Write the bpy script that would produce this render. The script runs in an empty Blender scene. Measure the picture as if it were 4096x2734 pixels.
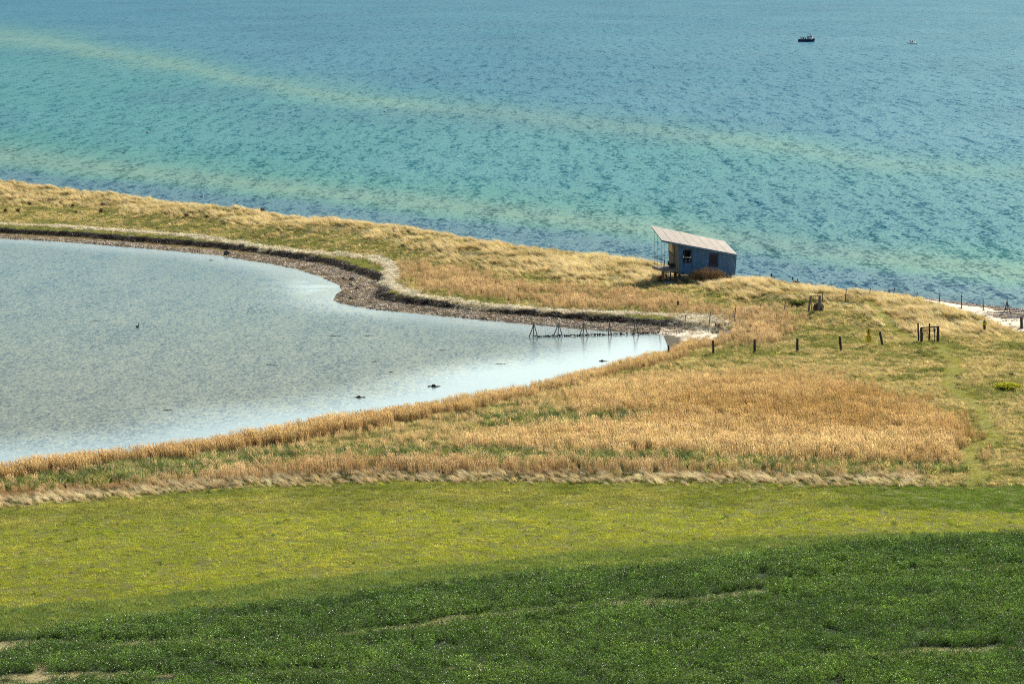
import bpy, bmesh, math, random
import numpy as np
from mathutils import Vector

# ------------------------------------------------------------------ camera, sky, sun, exposure
S = bpy.context.scene
HC = 33.0                                   # eye height above the sea
F = 12000.0                                 # focal length in pixels of the 4096 px wide photo
PITCH = math.atan(1517.0 / F)
cam_d = bpy.data.cameras.new('camera'); cam_d.sensor_width = 36.0
cam_d.lens = F / 4096.0 * 36.0
cam_d.clip_start = 1.0; cam_d.clip_end = 60000.0
cam = bpy.data.objects.new('camera', cam_d); S.collection.objects.link(cam)
cam.location = (0, 0, HC); cam.rotation_euler = (math.pi / 2 - PITCH, 0, 0)
S.camera = cam

SUN_EL, SUN_AZ = math.radians(31), math.radians(30)      # azimuth from +Y towards +X
W = bpy.data.worlds.new('World'); S.world = W; W.use_nodes = True
wn = W.node_tree.nodes; wl = W.node_tree.links
sky = wn.new('ShaderNodeTexSky'); sky.sky_type = 'NISHITA'; sky.sun_disc = False
sky.sun_elevation = SUN_EL; sky.sun_rotation = SUN_AZ
sky.air_density = 1.2; sky.dust_density = 0.9; sky.ozone_density = 2.0
wl.new(sky.outputs[0], wn['Background'].inputs['Color']); wn['Background'].inputs['Strength'].default_value = 0.075
sd = bpy.data.lights.new('sun', 'SUN'); sd.energy = 5.0; sd.angle = math.radians(0.5); sd.color = (1.0, 0.93, 0.82)
sun = bpy.data.objects.new('sun', sd); S.collection.objects.link(sun)
sv = Vector((math.sin(SUN_AZ) * math.cos(SUN_EL), math.cos(SUN_AZ) * math.cos(SUN_EL), math.sin(SUN_EL)))
sun.rotation_euler = sv.to_track_quat('Z', 'Y').to_euler()
S.view_settings.view_transform = 'Standard'; S.view_settings.look = 'None'
S.view_settings.exposure = 0.9; S.view_settings.gamma = 1.0
S.render.engine = 'CYCLES'
S.cycles.max_bounces = 6; S.cycles.diffuse_bounces = 2; S.cycles.glossy_bounces = 3
S.cycles.transmission_bounces = 4; S.cycles.transparent_max_bounces = 8
S.cycles.caustics_reflective = False; S.cycles.caustics_refractive = False
S.cycles.use_denoising = False
S.render.filter_size = 1.1 if hasattr(S.render, 'filter_size') else 1.1
S.cycles.pixel_filter_type = 'BLACKMAN_HARRIS'; S.cycles.filter_width = 1.05

rng = np.random.default_rng(7); random.seed(7)
C = S.collection
K = 4096.0 / 2349.0
cp, sp = math.cos(PITCH), math.sin(PITCH)

# ------------------------------------------------------------------ photo geometry -> world
def ray(u, v):
    a = (u - 2048.0) / F; b = (1367.0 - v) / F
    return np.array([a, cp + b * sp, -sp + b * cp])
def at_z(u, v, z=0.0):
    d = ray(u, v); t = (z - HC) / d[2]; return np.array([0, 0, HC]) + d * t
def at_y(u, v, y):
    d = ray(u, v); return np.array([0, 0, HC]) + d * (y / d[1])
def project(X, Y, Z):
    f = Y * cp - (Z - HC) * sp; up = Y * sp + (Z - HC) * cp
    f = np.maximum(f, 1e-3)
    return 2048 + F * X / f, 1367 - F * up / f

# ------------------------------------------------------------------ noise
_T = np.random.default_rng(3).random((256, 256))
def vnoise(x, y):
    xi = np.floor(x).astype(int); yi = np.floor(y).astype(int); fx = x - xi; fy = y - yi
    fx = fx * fx * (3 - 2 * fx); fy = fy * fy * (3 - 2 * fy)
    a = _T[xi & 255, yi & 255]; b = _T[(xi + 1) & 255, yi & 255]; c = _T[xi & 255, (yi + 1) & 255]; d = _T[(xi + 1) & 255, (yi + 1) & 255]
    return (a * (1 - fx) + b * fx) * (1 - fy) + (c * (1 - fx) + d * fx) * fy
def fbm(x, y, o=4, seed=0):
    s = 0; amp = 0.5; t = 0
    for i in range(o):
        s = s + amp * vnoise(x * 2 ** i + 17.3 * (i + 1) + seed * 31.7, y * 2 ** i + 9.1 * (i + 1) + seed * 12.9); t += amp; amp *= 0.5
    return s / t
def sstep(x, a, b):
    t = np.clip((x - a) / (b - a), 0, 1); return t * t * (3 - 2 * t)
def inpoly(X, Y, P):
    P = np.asarray(P, float); r = np.zeros(np.shape(X), bool); n = len(P); j = n - 1
    for i in range(n):
        c = (P[i, 1] > Y) != (P[j, 1] > Y)
        dy = P[j, 1] - P[i, 1]
        xi = (P[j, 0] - P[i, 0]) * (Y - P[i, 1]) / (dy if dy != 0 else 1e-9) + P[i, 0]
        r ^= c & (X < xi); j = i
    return r
def dpoly(X, Y, P, closed=False):
    P = np.asarray(P, float); d = np.full(np.shape(X), 1e9)
    n = len(P); m = n if closed else n - 1
    for i in range(m):
        a = P[i]; b = P[(i + 1) % n]; ab = b - a; L = ab @ ab + 1e-12
        t = np.clip(((X - a[0]) * ab[0] + (Y - a[1]) * ab[1]) / L, 0, 1)
        d = np.minimum(d, (X - a[0] - t * ab[0]) ** 2 + (Y - a[1] - t * ab[1]) ** 2)
    return np.sqrt(d)

# ------------------------------------------------------------------ outlines (in 2349-wide photo units)
N_SHORE = [(-260, 530), (0, 547), (120, 553), (250, 563), (400, 576), (500, 586), (600, 602), (680, 617), (740, 637), (778, 655), (782, 668), (768, 678), (764, 690), (800, 700), (850, 709), (900, 714), (1000, 723), (1100, 733), (1215, 744), (1300, 752), (1400, 760), (1500, 766), (1545, 770), (1562, 776), (1566, 783)]
S_SHORE = [(1545, 796), (1500, 815), (1420, 834), (1300, 866), (1200, 893), (1100, 915), (1000, 938), (900, 958), (700, 992), (500, 1032), (300, 1058), (100, 1080), (0, 1096), (-260, 1130)]
RIDGE = [(-200, 392, 2.5), (0, 412, 2.5), (250, 436, 2.5), (400, 459, 2.4), (560, 476, 2.4), (700, 492, 2.4), (850, 507, 2.4), (1000, 528, 2.3), (1100, 547, 2.2), (1200, 561, 2.1), (1350, 576, 2.0), (1460, 591, 1.9), (1540, 608, 1.75), (1690, 629, 1.75), (1740, 637, 1.9), (1830, 651, 1.8), (1900, 659, 1.7), (1960, 668, 1.6), (2050, 684, 1.4), (2150, 700, 1.15), (2200, 711, 1.0), (2242, 722, 0.9), (2281, 733, 0.9), (2349, 750, 0.9), (2550, 800, 0.9)]
WATERL = [(2009, 668), (2067, 678), (2165, 691), (2203, 695), (2262, 703), (2349, 711), (2550, 735)]
lag_n = [at_z(a * K, b * K, 0)[:2] for a, b in N_SHORE]
lag_s = [at_z(a * K, b * K, 0)[:2] for a, b in S_SHORE]
LAG = lag_n + lag_s
rid = np.array([np.append(at_z(a * K, b * K, z + 0.35)[:2], z) for a, b, z in RIDGE])
rid = np.vstack([[-400, rid[0, 1] + (rid[0, 0] + 400) * 0.9, 2.3], rid, [400, rid[-1, 1] - 200, .9]])
rid = rid[np.argsort(rid[:, 0])]
wat = [at_z(a * K, b * K, 0)[:2] for a, b in WATERL]
x0w = wat[0][0]
ysx = [r[0] for r in rid if r[0] < x0w - 4] + [w[0] for w in wat] + [400]
ysy = [r[1] + 17 for r in rid if r[0] < x0w - 4] + [w[1] for w in wat] + [wat[-1][1] - 200]
HUT0 = at_z(2670, 1129, 1.3)

def y_ridge(x): return np.interp(x, rid[:, 0], rid[:, 1])
def z_ridge(x): return np.interp(x, rid[:, 0], rid[:, 2])
def y_sea(x): return np.interp(x, ysx, ysy)

def height(X, Y):
    X = np.asarray(X, float); Y = np.asarray(Y, float)
    inside = inpoly(X, Y, LAG)
    wob = (fbm(X / 3.0, Y / 3.0, 3, 2) - .5) * 1.2
    dN = dpoly(X, Y, lag_n); dS_ = dpoly(X, Y, lag_s)
    d = np.minimum(dN, dS_)
    dl = np.where(inside, -d, d)
    hn = np.interp(dl + np.where(dl > 1.5, wob, wob * .25), [-40, -8, -2, 0, 4.2, 4.9, 9, 20, 300], [-1.3, -.7, -.22, 0, .2, .62, .8, .9, .95])
    hs_ = np.interp(dl, [-40, -8, -2, 0, 3, 12, 40, 300], [-1.3, -.5, -.12, 0, .28, .6, .85, .95])
    hl = np.where(dN < dS_, hn, hs_)
    q = np.abs(dN - dS_); m = (1 - sstep(q, 0, 4)) * .5
    hl = hl * (1 - m) + np.where(dN < dS_, hs_, hn) * m
    dr = (y_ridge(X) - Y) * 0.72
    zr = z_ridge(X)
    bump = (zr - .9) * np.exp(-(dr / np.where(dr > 0, 13.0, 9.0)) ** 2)
    hum = (fbm(X / 7, Y / 7, 3, 5) - .5)
    bump = bump + hum * 2.0 * np.exp(-(dr / 16.0) ** 2) * np.clip(zr - .5, 0, 1) * sstep(X, -200, -30) * .6
    bump = bump * sstep(dl, 3, 12)
    h = hl + bump
    land = sstep(dl, 3, 9)
    h = h + land * ((fbm(X / 2.2, Y / 2.2, 3, 1) - .5) * .16)
    # dunes with hollows at the right end of the spit
    uu, vv = project(X, Y, h)
    us, vs = uu / K, vv / K
    dn = np.exp(-((us - 2150) / 190.0) ** 2 - ((vs - 728) / 26.0) ** 2)
    h = h + dn * (fbm(X / 5, Y / 9, 2, 8) - .35) * 1.6
    # hut pad
    pr = np.hypot((X - HUT0[0] - 3.0) / 7.0, (Y - HUT0[1] - 1.0) / 6.0)
    pw = 1 - sstep(pr, .75, 1.3)
    h = h * (1 - pw) + (1.3 + .1 * (fbm(X / 1.5, Y / 1.5, 2, 9) - .5)) * pw
    ds = (y_sea(X) - Y) * .72
    hsea = np.interp(ds + (fbm(X / 4, Y / 4, 2, 4) - .5) * 1.2, [-2000, -200, -30, -5, 0, 2, 4, 6, 9, 13, 16], [-14, -6, -2, -.4, 0, .22, .42, .6, 1.0, 2.4, 9])
    h = np.minimum(h, hsea)
    # the slope the camera stands on
    t = np.clip((126 - Y) / 126, 0, 1)
    h = h + 29.0 * t ** 1.7
    return h

def ground_at(u, v, dz=0.0):
    d = ray(u, v)
    t = np.linspace(110, 620, 5200) / d[1]
    P = np.outer(t, d) + np.array([0, 0, HC])
    hh = np.maximum(height(P[:, 0], P[:, 1]), 0.0) + dz
    k = np.argmax(P[:, 2] <= hh)
    p = P[k].copy(); p[2] = hh[k]; return p

# ------------------------------------------------------------------ zones
L = lambda pts: (np.array([p[0] for p in pts], float), np.array([p[1] for p in pts], float))
crop_e = L([(-200, 1472), (0, 1462), (100, 1452), (300, 1427), (500, 1397), (700, 1382), (900, 1352), (1100, 1332), (1300, 1312), (1500, 1303), (1700, 1281), (1800, 1264), (2000, 1242), (2349, 1228), (2600, 1220)])
marg_t = L([(-200, 1415), (0, 1392), (400, 1365), (700, 1330), (1000, 1295), (1300, 1270), (1600, 1243), (1900, 1228), (2349, 1222)])
mead_t = L([(-200, 1230), (0, 1215), (300, 1192), (600, 1180), (1100, 1163), (1500, 1165), (2000, 1168), (2349, 1175)])
oliv_t = L([(-200, 1180), (0, 1164), (150, 1150), (332, 1134), (600, 1112), (900, 1103), (1300, 1105), (1700, 1109), (2100, 1113), (2349, 1113)])
stra_t = L([(-200, 1156), (0, 1143), (332, 1119), (600, 1094), (803, 1082), (1200, 1084), (1605, 1084), (1800, 1088), (2100, 1094), (2349, 1094)])
brow_t = L([(-200, 1135), (0, 1121), (332, 1099), (600, 1077), (803, 1065), (1200, 1069), (1605, 1077), (1800, 1082), (2349, 1086)])
gree_t = L([(-200, 1094), (0, 1080), (332, 1056), (600, 1040), (803, 1033), (1200, 1036), (1600, 1048), (1800, 1058), (2100, 1070), (2349, 1070)])
marr_b = L([(-200, 450), (0, 462), (200, 472), (400, 492), (600, 517), (800, 534), (950, 566), (1050, 602), (1200, 627), (1350, 647), (1450, 652), (1530, 640), (1600, 650), (1700, 682), (1900, 694), (1990, 706), (2040, 745), (2100, 765), (2200, 775), (2300, 765), (2349, 760), (2500, 770)])
wrack_l = [(-200, 505), (0, 515), (150, 522), (300, 532), (450, 545), (600, 565), (700, 578), (800, 588), (860, 597), (896, 608), (905, 628), (888, 641), (912, 660), (950, 675), (1000, 683), (1100, 697), (1200, 705), (1350, 715), (1500, 722), (1640, 731), (1700, 742)]
REEDP = [(900, 606), (960, 604), (1080, 628), (1200, 654), (1330, 664), (1430, 668), (1560, 692), (1660, 712), (1780, 712), (1840, 722), (1830, 762), (1750, 790), (1640, 790), (1620, 730), (1500, 715), (1300, 706), (1200, 694), (1000, 668), (930, 645)]
GOLDP = [(1150, 1042), (1010, 1010), (1120, 992), (1300, 960), (1280, 900), (1380, 868), (1520, 850), (1700, 846), (1900, 852), (2040, 905), (2150, 935), (2240, 985), (2215, 1045), (2200, 1090), (1900, 1075), (1600, 1055)]
GREENP = [(1090, 958), (1200, 950), (1330, 955), (1470, 948), (1480, 968), (1400, 985), (1200, 990), (1100, 982)]
BEIGEP = [(1560, 905), (1620, 910), (1600, 930), (1500, 940), (1400, 925)]
path1 = [(2156, 800), (2192, 822), (2184, 852), (2172, 880), (2215, 905), (2248, 935), (2265, 968), (2290, 1000), (2250, 1018), (2215, 1035), (2240, 1060), (2246, 1090), (2225, 1108)]
path2 = [(1995, 708), (2035, 745), (2080, 770), (2150, 790), (2185, 800), (2230, 806), (2349, 812)]
tramA = [(-200, 2600), (0, 2590), (560, 2562), (1250, 2540), (1700, 2487), (2050, 2437), (2500, 2402), (2800, 2393), (3387, 2308), (4300, 2235)]
tramB = [(-200, 2735), (94, 2725), (528, 2697), (1200, 2675), (2000, 2657), (2800, 2628), (3459, 2606), (4300, 2575)]
def noisep(X, Y, sc, o=3, seed=0): return fbm(X / sc, Y / sc, o, seed)

def to_world_line(pts, k=K, z=.95): return [at_z(a * k, b * k, z)[:2] for a, b in pts]
TA, TB = to_world_line(tramA, 1.0), to_world_line(tramB, 1.0)
PW1, PW2 = to_world_line(path1), to_world_line(path2)
WRW = to_world_line(wrack_l, K, .75)

def zone(X, Y, Z, ju=0.0, jv=0.0):
    u, v = project(X, Y, Z); u = u / K + ju; v = v / K + jv
    w1 = (noisep(X, Y, 3.0, 3, 11) - .5); w2 = (noisep(X, Y, 1.2, 2, 12) - .5)
    vw = v + w1 * 9 + w2 * 5
    uw = u + (noisep(X, Y, 4.0, 3, 13) - .5) * 110
    z = np.full(np.shape(X), 9)
    I = lambda l: np.interp(u, *l)
    upper = (vw < I(gree_t))
    inside = inpoly(X, Y, LAG)
    dN = dpoly(X, Y, lag_n); dS_ = dpoly(X, Y, lag_s)
    north = (dN < dS_)
    spit = upper & (((u < 1640) & (v < 772 + 0 * u) & (north | (Y > 280))) | (v < 700))
    # default mixes
    z[:] = 9
    z[spit] = 12
    gold = inpoly(uw, vw, GOLDP); z[gold] = 8
    lowmix = upper & (~spit) & (~gold) & (u < 1650) & (vw > 850 - (u - 1300) * .0)
    z[lowmix & (u < 1400)] = 19
    z[upper & inpoly(uw, vw, GREENP)] = 7
    shore_reed = (~north) & (dS_ < 3.6 + w1 * 4) & (~inside) & (u < 1700)
    z[(~north) & (dS_ < 0.9 + w2) & (~inside) & (u > 900)] = 16
    z[inpoly(uw, vw, REEDP)] = 17
    z[spit & (vw < I(marr_b))] = 11
    z[(~spit) & (u > 1640) & (vw < I(marr_b))] = 11
    # spit shore bands
    dW = dpoly(X, Y, WRW)
    sh = north & (~inside) & (u < 1660)
    z[sh & (dN < 9.5) & (v > np.interp(u, [p[0] for p in wrack_l], [p[1] for p in wrack_l]) - 2)] = 13
    wn_ = (noisep(X, Y, 3.0, 3, 2) - .5) * 1.2
    z[sh & (dN < 4.9 - wn_)] = 15
    z[sh & (dN < 5.4 - wn_) & (dN > 2.6 + w2 * 3 + 1.6 * sstep(u, 560, 700)) & (u < 1300)] = 23
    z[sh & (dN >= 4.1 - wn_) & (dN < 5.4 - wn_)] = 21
    z[sh & (dW < .75 + w2 * 1.2)] = 14
    # cove sand
    cove = inpoly(uw, vw, [(1480, 760), (1560, 756), (1640, 748), (1700, 752), (1690, 765), (1640, 782), (1560, 800), (1520, 812), (1500, 800)]) & (~inside)
    z[cove] = 16
    z[upper & (~inside) & inpoly(u, v, [(1560, 722), (1625, 726), (1700, 745), (1640, 756), (1560, 752)])] = 14
    # south bands
    z[~upper] = 7
    z[(~upper) & (vw > I(brow_t))] = 6
    z[(~upper) & (vw > I(stra_t))] = 5
    z[shore_reed] = 20
    z[(~north) & (dS_ < 0.9 + w2) & (~inside) & (u > 1150)] = 16
    right = (u + w1 * 260 + (v - 1040) * .9 > 2225); z[(~upper) & right] = 9
    z[(vw > I(oliv_t))] = 4
    z[(v + w1 * 6 > I(mead_t))] = 3
    z[(v + w1 * 22 + w2 * 6 > I(marg_t))] = 2
    z[(v + w2 * 5 > I(crop_e))] = 1
    z[(u < 110) & (v > 1478) & (w1 > .07)] = 18
    crop = z == 1
    tn = noisep(X, Y, 5.0, 3, 31)
    dA = dpoly(X, Y, TA); dB = dpoly(X, Y, TB)
    z[crop & (dA < .12 + 1.5 * (tn - .40))] = 18
    z[crop & (dB < .12 + 1.5 * (tn - .42))] = 18
    z[crop & (u < 210) & (np.abs(v - 1478 + (u * .05)) < 9 * (w1 + .6))] = 18
    z[crop & (u < 340) & (np.abs(v - 1552 + (u * .02)) < 10 * (w1 + .6))] = 18
    # paths
    z[(z != 1) & (z != 18) & (dpoly(X, Y, PW1) < .62 + w2 * .9)] = 10
    z[(z != 1) & (z != 18) & (dpoly(X, Y, PW2) < .55 + w2 * .9) & (u < 2250)] = 10
    # beach
    ds = (y_sea(X) - Y) * .72
    dr = (y_ridge(X) - Y) * .72
    z[(dr < .5 + w2 * 1.5) & (u > 2170)] = 16
    z[(dr < -3)] = 16
    z[(ds < 4.6 + w1 * 1.5) & (u > 1000) & (Z < .6)] = 22
    z[inside | (Z < 0.01)] = 0
    z[(ds < -1)] = 0
    return z, u, v, w1, w2

# ------------------------------------------------------------------ materials
def mat(name): 
    m = bpy.data.materials.new(name); m.use_nodes = True
    return m, m.node_tree.nodes, m.node_tree.links
def simple(name, col, rough=.7, spec=.3, metal=0.0, var=.25, scale=8.0, bump=.0, coat=0.0, stretch=None):
    m, n, l = mat(name); b = n['Principled BSDF']
    b.inputs['Roughness'].default_value = rough; b.inputs['Metallic'].default_value = metal
    b.inputs['Specular IOR Level'].default_value = spec
    tc = n.new('ShaderNodeTexCoord'); mp = n.new('ShaderNodeMapping'); l.new(tc.outputs['Object'], mp.inputs[0])
    if stretch: mp.inputs['Scale'].default_value = stretch
    no = n.new('ShaderNodeTexNoise'); no.inputs['Scale'].default_value = scale; no.inputs['Detail'].default_value = 5
    l.new(mp.outputs[0], no.inputs['Vector'])
    r = n.new('ShaderNodeValToRGB'); c = np.array(col)
    r.color_ramp.elements[0].position = .3; r.color_ramp.elements[1].position = .7
    r.color_ramp.elements[0].color = tuple(c * (1 - var)) + (1,); r.color_ramp.elements[1].color = tuple(np.minimum(c * (1 + var), 1)) + (1,)
    l.new(no.outputs['Fac'], r.inputs[0]); l.new(r.outputs[0], b.inputs['Base Color'])
    if bump:
        bp = n.new('ShaderNodeBump'); bp.inputs['Strength'].default_value = bump; bp.inputs['Distance'].default_value = .02
        l.new(no.outputs['Fac'], bp.inputs['Height']); l.new(bp.outputs[0], b.inputs['Normal'])
    return m

def plant_mat(name, transl=.4, gloss=.06, grough=.4):
    m, n, l = mat(name); n.remove(n['Principled BSDF']); out = n['Material Output']
    a = n.new('ShaderNodeAttribute'); a.attribute_type = 'INSTANCER'; a.attribute_name = 'col'
    g = n.new('ShaderNodeAttribute'); g.attribute_type = 'GEOMETRY'; g.attribute_name = 'bv'
    mx = n.new('ShaderNodeMix'); mx.data_type = 'RGBA'; mx.blend_type = 'MULTIPLY'; mx.inputs[0].default_value = 1
    l.new(a.outputs['Color'], mx.inputs[6]); l.new(g.outputs['Color'], mx.inputs[7])
    d = n.new('ShaderNodeBsdfDiffuse'); t = n.new('ShaderNodeBsdfTranslucent'); s = n.new('ShaderNodeBsdfGlossy')
    s.inputs['Roughness'].default_value = grough; s.inputs['Color'].default_value = (1, 1, 1, 1)
    l.new(mx.outputs[2], d.inputs[0]); l.new(mx.outputs[2], t.inputs[0])
    m1 = n.new('ShaderNodeMixShader'); m1.inputs[0].default_value = transl
    l.new(d.outputs[0], m1.inputs[1]); l.new(t.outputs[0], m1.inputs[2])
    m2 = n.new('ShaderNodeMixShader'); m2.inputs[0].default_value = gloss
    l.new(m1.outputs[0], m2.inputs[1]); l.new(s.outputs[0], m2.inputs[2])
    l.new(m2.outputs[0], out.inputs[0])
    return m
M_STRAW = plant_mat('straw_plant', .5, .04, .5)
M_GREEN = plant_mat('green_plant', .5, .02, .55)
M_CROP = plant_mat('crop_leaf', .5, .035, .40)
M_STONE_I = plant_mat('shore_stone', 0.0, .05, .5)

# ------------------------------------------------------------------ mesh helpers
class MB:
    def __init__(s): s.v = []; s.f = []; s.c = []
    def add(s, vs, fs, c=None):
        o = len(s.v); s.v += [tuple(map(float, p)) for p in vs]; s.f += [tuple(o + i for i in f) for f in fs]
        s.c += [c if c is not None else (1, 1, 1)] * len(vs)
    def box8(s, p):   # 4 bottom + 4 top corners in order
        s.add(p, [(0, 3, 2, 1), (4, 5, 6, 7), (0, 1, 5, 4), (1, 2, 6, 5), (2, 3, 7, 6), (3, 0, 4, 7)])
    def box(s, c, sz):
        x, y, z = c; a, b, d = sz[0] / 2, sz[1] / 2, sz[2] / 2
        s.box8([(x - a, y - b, z - d), (x + a, y - b, z - d), (x + a, y + b, z - d), (x - a, y + b, z - d), (x - a, y - b, z + d), (x + a, y - b, z + d), (x + a, y + b, z + d), (x - a, y + b, z + d)])
    def beam(s, p, q, w, h=None, up=(0, 0, 1)):
        p = Vector(p); q = Vector(q); h = h or w; d = (q - p).normalized(); u = Vector(up)
        if abs(d.dot(u)) > .95: u = Vector((0, 1, 0))
        r = d.cross(u).normalized(); u = r.cross(d).normalized(); r *= w / 2; u *= h / 2
        s.box8([p - r - u, p + r - u, p + r + u, p - r + u, q - r - u, q + r - u, q + r + u, q - r + u])
    def tube(s, pts, rad, n=6, jit=0.0, cap=True):
        pts = [Vector(p) for p in pts]
        if not hasattr(rad, '__len__'): rad = [rad] * len(pts)
        vs = []; N = len(pts)
        for i, p in enumerate(pts):
            d = (pts[min(i + 1, N - 1)] - pts[max(i - 1, 0)]).normalized()
            u = Vector((0, 0, 1)) if abs(d.z) < .9 else Vector((0, 1, 0))
            a = d.cross(u).normalized(); b = d.cross(a).normalized()
            for k in range(n):
                th = 2 * math.pi * k / n; rr = rad[i] * (1 + random.uniform(-jit, jit))
                vs.append(p + a * math.cos(th) * rr + b * math.sin(th) * rr)
        fs = [(i * n + k, i * n + (k + 1) % n, (i + 1) * n + (k + 1) % n, (i + 1) * n + k) for i in range(N - 1) for k in range(n)]
        if cap: fs += [tuple(range(n))[::-1], tuple((N - 1) * n + k for k in range(n))]
        s.add(vs, fs)
    def blob(s, c, r, jit=.15, seg=8, ring=5, c3=None):
        rx, ry, rz = r if hasattr(r, '__len__') else (r, r, r); vs = [(c[0], c[1], c[2] - rz)]
        for i in range(1, ring):
            ph = -math.pi / 2 + math.pi * i / ring
            for k in range(seg):
                th = 2 * math.pi * k / seg; j = 1 + random.uniform(-jit, jit)
                vs.append((c[0] + rx * j * math.cos(ph) * math.cos(th), c[1] + ry * j * math.cos(ph) * math.sin(th), c[2] + rz * j * math.sin(ph)))
        vs.append((c[0], c[1], c[2] + rz)); fs = []
        for k in range(seg):
            fs.append((0, 1 + (k + 1) % seg, 1 + k)); fs.append((len(vs) - 1, len(vs) - 1 - seg + k, len(vs) - 1 - seg + (k + 1) % seg))
        for i in range(ring - 2):
            for k in range(seg):
                a = 1 + i * seg; fs.append((a + k, a + (k + 1) % seg, a + seg + (k + 1) % seg, a + seg + k))
        s.add(vs, fs, c3)
    def build(s, name, m, parent=None, smooth=False, link=True):
        me = bpy.data.meshes.new(name)
        off = Vector(parent['_w']) if parent is not None and '_w' in parent else Vector((0, 0, 0))
        me.from_pydata([(a[0] - off.x, a[1] - off.y, a[2] - off.z) for a in s.v], [], s.f); me.materials.append(m)
        at = me.color_attributes.new('bv', 'FLOAT_COLOR', 'POINT')
        arr = np.ones((len(s.v), 4), np.float32); arr[:, :3] = np.array(s.c, np.float32).reshape(-1, 3); at.data.foreach_set('color', arr.ravel())
        if smooth: me.polygons.foreach_set('use_smooth', [True] * len(me.polygons))
        me.update()
        o = bpy.data.objects.new(name, me)
        if link: C.objects.link(o)
        if parent is not None: o.parent = parent; o['_w'] = tuple(off)
        return o
def thing(name, label, cat, loc, group=None):
    o = bpy.data.objects.new(name, None); C.objects.link(o); o.location = tuple(map(float, loc)); o.empty_display_size = .3
    o['label'] = label; o['category'] = cat; o['_w'] = tuple(map(float, loc))
    if group: o['group'] = group
    return o
def tag(o, label=None, cat=None, group=None, kind=None):
    for k, x in (('label', label), ('category', cat), ('group', group), ('kind', kind)):
        if x: o[k] = x
    return o
def V(*a): return Vector(a)
def lerp(a, b, t): return Vector(a) * (1 - t) + Vector(b) * t

# ------------------------------------------------------------------ ground sheet
def axis(lo, hi, step, far):
    a = np.arange(lo, hi + step / 2, step); g = [step * 2]
    while sum(g) < far: g.append(g[-1] * 1.35)
    g = np.cumsum(g); return np.concatenate([(lo - g)[::-1], a, hi + g])
gx = axis(-86, 86, .4, 12000)
gy = np.concatenate([np.linspace(-60, 118, 40), np.arange(120, 452, .45)])
g = [1.0]
while sum(g) < 16000: g.append(g[-1] * 1.3)
gy = np.concatenate([gy, 452 + np.cumsum(g)])
GX, GY = np.meshgrid(gx, gy); GX = GX.ravel(); GY = GY.ravel()
GZ = height(GX, GY)
GZ = np.where(GY > 460, np.minimum(GZ, -1.5), GZ)
Zn, GU, GV, gw1, gw2 = zone(GX, GY, GZ)
ZC = {0: (.10, .085, .055), 1: (.026, .042, .014), 2: (.06, .10, .02), 3: (.12, .125, .022), 4: (.13, .14, .03), 5: (.26, .20, .08), 6: (.16, .10, .035),
      7: (.09, .10, .025), 8: (.17, .11, .035), 9: (.17, .155, .05), 10: (.20, .19, .045), 11: (.26, .22, .10), 12: (.15, .14, .045), 13: (.13, .14, .03), 14: (.60, .50, .33),
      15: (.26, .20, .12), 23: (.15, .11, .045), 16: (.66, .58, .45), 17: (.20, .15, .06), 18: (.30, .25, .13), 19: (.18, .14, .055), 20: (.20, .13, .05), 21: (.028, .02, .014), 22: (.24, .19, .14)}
gc = np.zeros((len(GX), 4), np.float32); gc[:, 3] = 1
for k, c in ZC.items(): gc[Zn == k, :3] = c
br = (.8 + .4 * fbm(GX / .9, GY / .9, 3, 21))[:, None] * (.85 + .3 * fbm(GX / 9, GY / 9, 3, 22))[:, None]
gc[:, :3] *= br
nx, ny = len(gx), len(gy)
idx = np.arange(nx * ny).reshape(ny, nx)
fq = np.stack([idx[:-1, :-1], idx[:-1, 1:], idx[1:, 1:], idx[1:, :-1]], -1).reshape(-1, 4)
def grid_mesh(name, X, Y, Z, faces, m, attrs, smooth=True):
    me = bpy.data.meshes.new(name); me.vertices.add(len(X)); co = np.stack([X, Y, Z], -1).astype(np.float32)
    me.vertices.foreach_set('co', co.ravel()); me.loops.add(faces.size); me.polygons.add(len(faces))
    me.loops.foreach_set('vertex_index', faces.ravel().astype(np.int32))
    me.polygons.foreach_set('loop_start', np.arange(0, faces.size, 4, dtype=np.int32))
    if smooth: me.polygons.foreach_set('use_smooth', np.ones(len(faces), bool))
    for an, ar in attrs.items():
        if ar.ndim == 2:
            a = me.color_attributes.new(an, 'FLOAT_COLOR', 'POINT'); a.data.foreach_set('color', ar.astype(np.float32).ravel())
        else:
            a = me.attributes.new(an, 'FLOAT', 'POINT'); a.data.foreach_set('value', ar.astype(np.float32))
    me.update(calc_edges=True); me.validate(); me.materials.append(m)
    o = bpy.data.objects.new(name, me); C.objects.link(o); return o
mg, n, l = mat('earth'); b = n['Principled BSDF']; b.inputs['Roughness'].default_value = .95; b.inputs['Specular IOR Level'].default_value = .1
a = n.new('ShaderNodeAttribute'); a.attribute_name = 'gcol'
tc = n.new('ShaderNodeTexCoord'); no = n.new('ShaderNodeTexNoise'); no.inputs['Scale'].default_value = 6; no.inputs['Detail'].default_value = 6; no.inputs['Roughness'].default_value = .75
l.new(tc.outputs['Object'], no.inputs['Vector'])
r = n.new('ShaderNodeValToRGB'); r.color_ramp.elements[0].position = .32; r.color_ramp.elements[0].color = (.45, .42, .4, 1); r.color_ramp.elements[1].position = .66; r.color_ramp.elements[1].color = (1.5, 1.5, 1.4, 1)
l.new(no.outputs['Fac'], r.inputs[0])
mx = n.new('ShaderNodeMix'); mx.data_type = 'RGBA'; mx.blend_type = 'MULTIPLY'; mx.inputs[0].default_value = 1
l.new(a.outputs['Color'], mx.inputs[6]); l.new(r.outputs[0], mx.inputs[7]); l.new(mx.outputs[2], b.inputs['Base Color'])
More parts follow.
